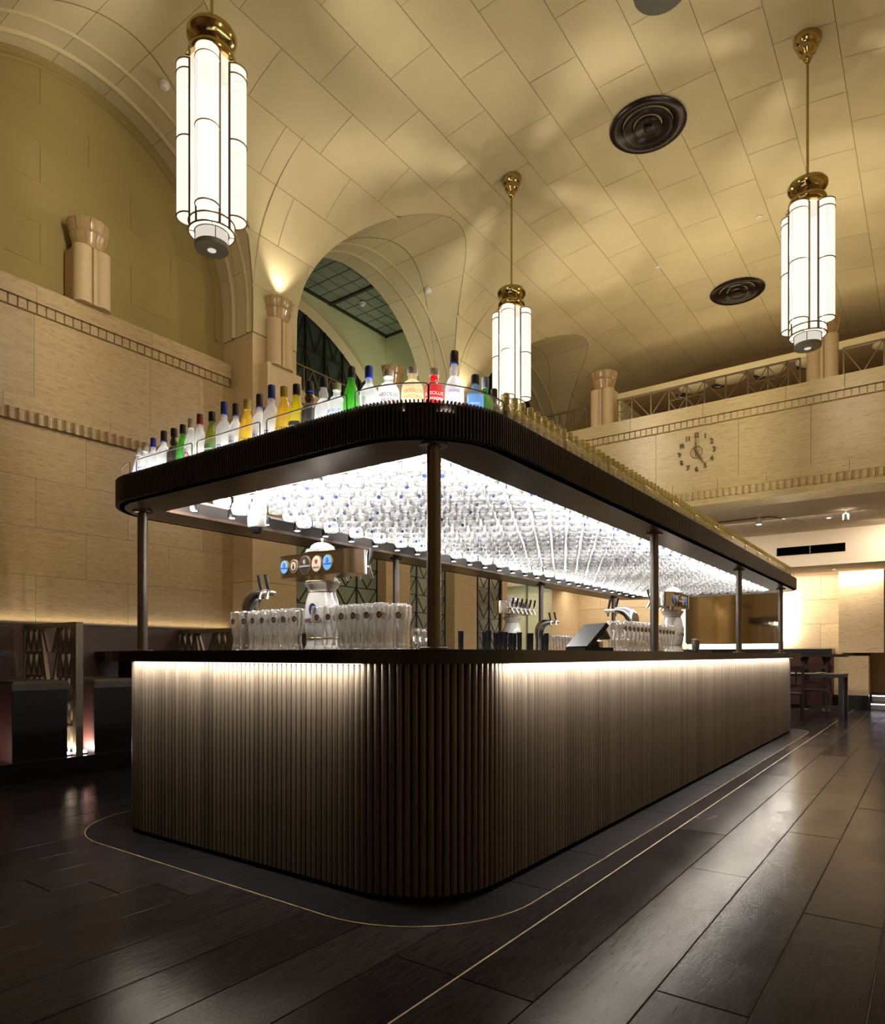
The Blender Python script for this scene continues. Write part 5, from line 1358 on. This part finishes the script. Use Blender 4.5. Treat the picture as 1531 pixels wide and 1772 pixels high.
# high table on turned legs, square table and chairs
ht = empty('high_table', (-1.75, 14.5, 0)); tag(ht, 'high dark table on turned red legs behind the bar end', 'table')
MB().box(-.45, .45, -.28, .28, 1.04, 1.09).build('top', 'table_dark', ht)
bal = [(.0, 0), (.10, 0), (.10, .05), (.05, .08), (.06, .2), (.075, .32), (.05, .45), (.038, .55), (.07, .62), (.055, .70), (.10, .80), (.095, .86), (.05, .93), (.07, 1.0), (.09, 1.04), (.0, 1.04)]
for x in (-.25, .12): MB().lathe(bal, 18, (x, 0, 0)).build('turned_leg', 'chair_red', ht, smooth=True, angle=60)
qt = empty('square_table', (-1.72, 13.2, 0)); tag(qt, 'square black table with straight legs past the end of the bar', 'table')
MB().box(-.52, .52, -.38, .38, .70, .76).build('top', 'table_dark', qt)
for x in (-.48, .48):
    for y in (-.34, .34): MB().box(x-.035, x+.035, y-.035, y+.035, 0, .70).build('leg', 'table_dark', qt)
MB().box(-.48, .48, -.355, -.325, .18, .24).build('stretcher', 'table_dark', qt)
ds = empty('small_dish', (-1.55, 13.1, .76)); tag(ds, 'small dish with lime slices on the square table', 'dish')
MB().lathe([(0, 0), (.05, 0), (.09, .012), (.088, .016), (.05, .006), (.0, .006)], 20).build('plate', 'steel', ds, smooth=True)
for a in range(5): MB().lathe([(0, 0), (.022, 0), (.022, .012), (0, .014)], 10, (.035*cos(a*1.25), .035*sin(a*1.25), .008)).build('slice', 'slice_green', ds)
def make_chair():
    r = empty('wooden_chair')
    MB().bevbox(-.21, .21, -.21, .21, .42, .46, .01).build('seat', 'table_dark', r)
    for x in (-.19, .19):
        for y in (-.19, .19): MB().box(x-.02, x+.02, y-.02, y+.02, 0, .42 if y < 0 else .90).build('leg', 'chair_red', r)
    MB().box(-.19, .19, .175, .205, .82, .90).build('back_rail', 'chair_red', r); MB().box(-.19, .19, .18, .20, .55, .60).build('back_rail', 'chair_red', r)
    for x in (-.09, .0, .09): MB().box(x-.015, x+.015, .182, .198, .60, .82).build('back_slat', 'chair_red', r)
    return r
ch = make_chair(); ch.location = (-1.95, 12.5, 0); ch.rotation_euler = (0, 0, pi+.2); tag(ch, 'dark red wooden chair before the square table', 'chair', 'chairs past the end of the bar')
ch2 = copy_tree(ch); ch2.location = (-1.75, 13.85, 0); ch2.rotation_euler = (0, 0, .1); tag(ch2, 'dark wooden chair behind the square table', 'chair', 'chairs past the end of the bar')
# ceiling fittings below the gallery
vt = empty('slot_vent', (-1.85, 14.095, 3.02)); tag(vt, 'black slot vent in the white bulkhead below the gallery', 'vent')
MB().box(-.56, .56, -.012, .0, -.075, .075).build('frame', 'vent_black', vt)
for k in range(4): MB().box(-.53, .53, -.022, -.012, -.055+.036*k, -.045+.036*k).build('louvre', 'vent_black', vt)
MB().box(-.01, .01, -.024, -.012, -.07, .07).build('divider', 'black_plastic', vt)
tk = empty('ceiling_track', (-2.55, 12.2, 3.36)); tag(tk, 'thin lighting track under the gallery ceiling', 'light track')
MB().box(-1.6, .35, -.01, .01, -.02, 0).build('rail', 'screen_bronze', tk); MB().bar((.35, 0, -.01), (.75, .75, -.01), .02).build('rail', 'screen_bronze', tk)
def track_spot(x, y, lab, lens):
    o = empty('track_spot', (x, y, 3.36)); tag(o, lab, 'spot lamp')
    MB().tube([(0, 0, 0), (0, 0, -.07)], .008, 8).build('stem', 'white_plastic', o); MB().lathe([(.05, -.01), (.05, 0), (0, 0)], 16).build('canopy_plate', 'white_plastic', o)
    MB().lathe([(.0, -.07), (.04, -.072), (.045, -.09), (.045, -.17), (.0, -.171)], 16).build('head', 'white_plastic', o, smooth=True, angle=40)
    MB().lathe([(.038, -.172), (.0, -.174)], 16).build('lens', lens, o)
track_spot(-1.12, 12.3, 'white spot lamp hanging below the gallery at the right', 'lamp_disc'); track_spot(-2.3, 11.9, 'lit spot lamp on the track below the clock', 'downlight')
for x, y, z, lab in ((-1.42, 12.9, 3.36, 'small recessed downlight in the white ceiling below the gallery'), (-1.55, 14.9, 2.72, 'small recessed downlight under the white bulkhead')):
    o = empty('recessed_downlight', (x, y, z)); tag(o, lab, 'downlight')
    MB().lathe([(.035, -.001), (.055, -.001), (.057, -.006), (.035, -.008)], 18, caps=False).build('rim', 'white_plastic', o); MB().lathe([(.034, -.003), (.0, -.003)], 18).build('lens', 'downlight', o)
area_light('gallery_down_1', (-2.6, 12.4, 3.33), (0, .25, -1), 3.5, .3, 80, (1., .88, .72))
area_light('gallery_down_2', (-.2, 13.6, 3.33), (-.1, .35, -1), 1.6, .3, 50, (1., .86, .70))
area_light('bulkhead_left_fill', (-5.5, 15.1, 2.70), (0, .35, -1), 3.2, .15, 42, (1., .88, .70))  # fill added under the bulkhead to brighten the dark left far wall
area_light('bulkhead_down', (-2.0, 15.3, 2.70), (0, .3, -1), 2.5, .15, 48, (1., .87, .68))
area_light('far_left_fill', (-5.6, 14.0, 3.30), (0, .5, -1), 2.6, .3, 55, (1., .86, .66))  # added fill without a fitting, meant for the left far wall
area_light('gallery_vault_fill', (-2.5, 11.2, 4.80), (0, .05, 1), 5.0, .3, 55, (1., .82, .55), radians(150))  # unseen fill added to lift the vault over the gallery
area_light('far_vault_fill', (-2.6, 13.9, 6.35), (0, -.1, 1), 4.2, .6, 15, (1., .78, .46))  # fill added above the lowered ceiling so the far vault is brighter
for y in (2.05, 4.5): spot_light('frieze_downlight', (-7.19, y, 3.33), (-.05, 0, -1), 14, WARM, radians(90), .9, .04)
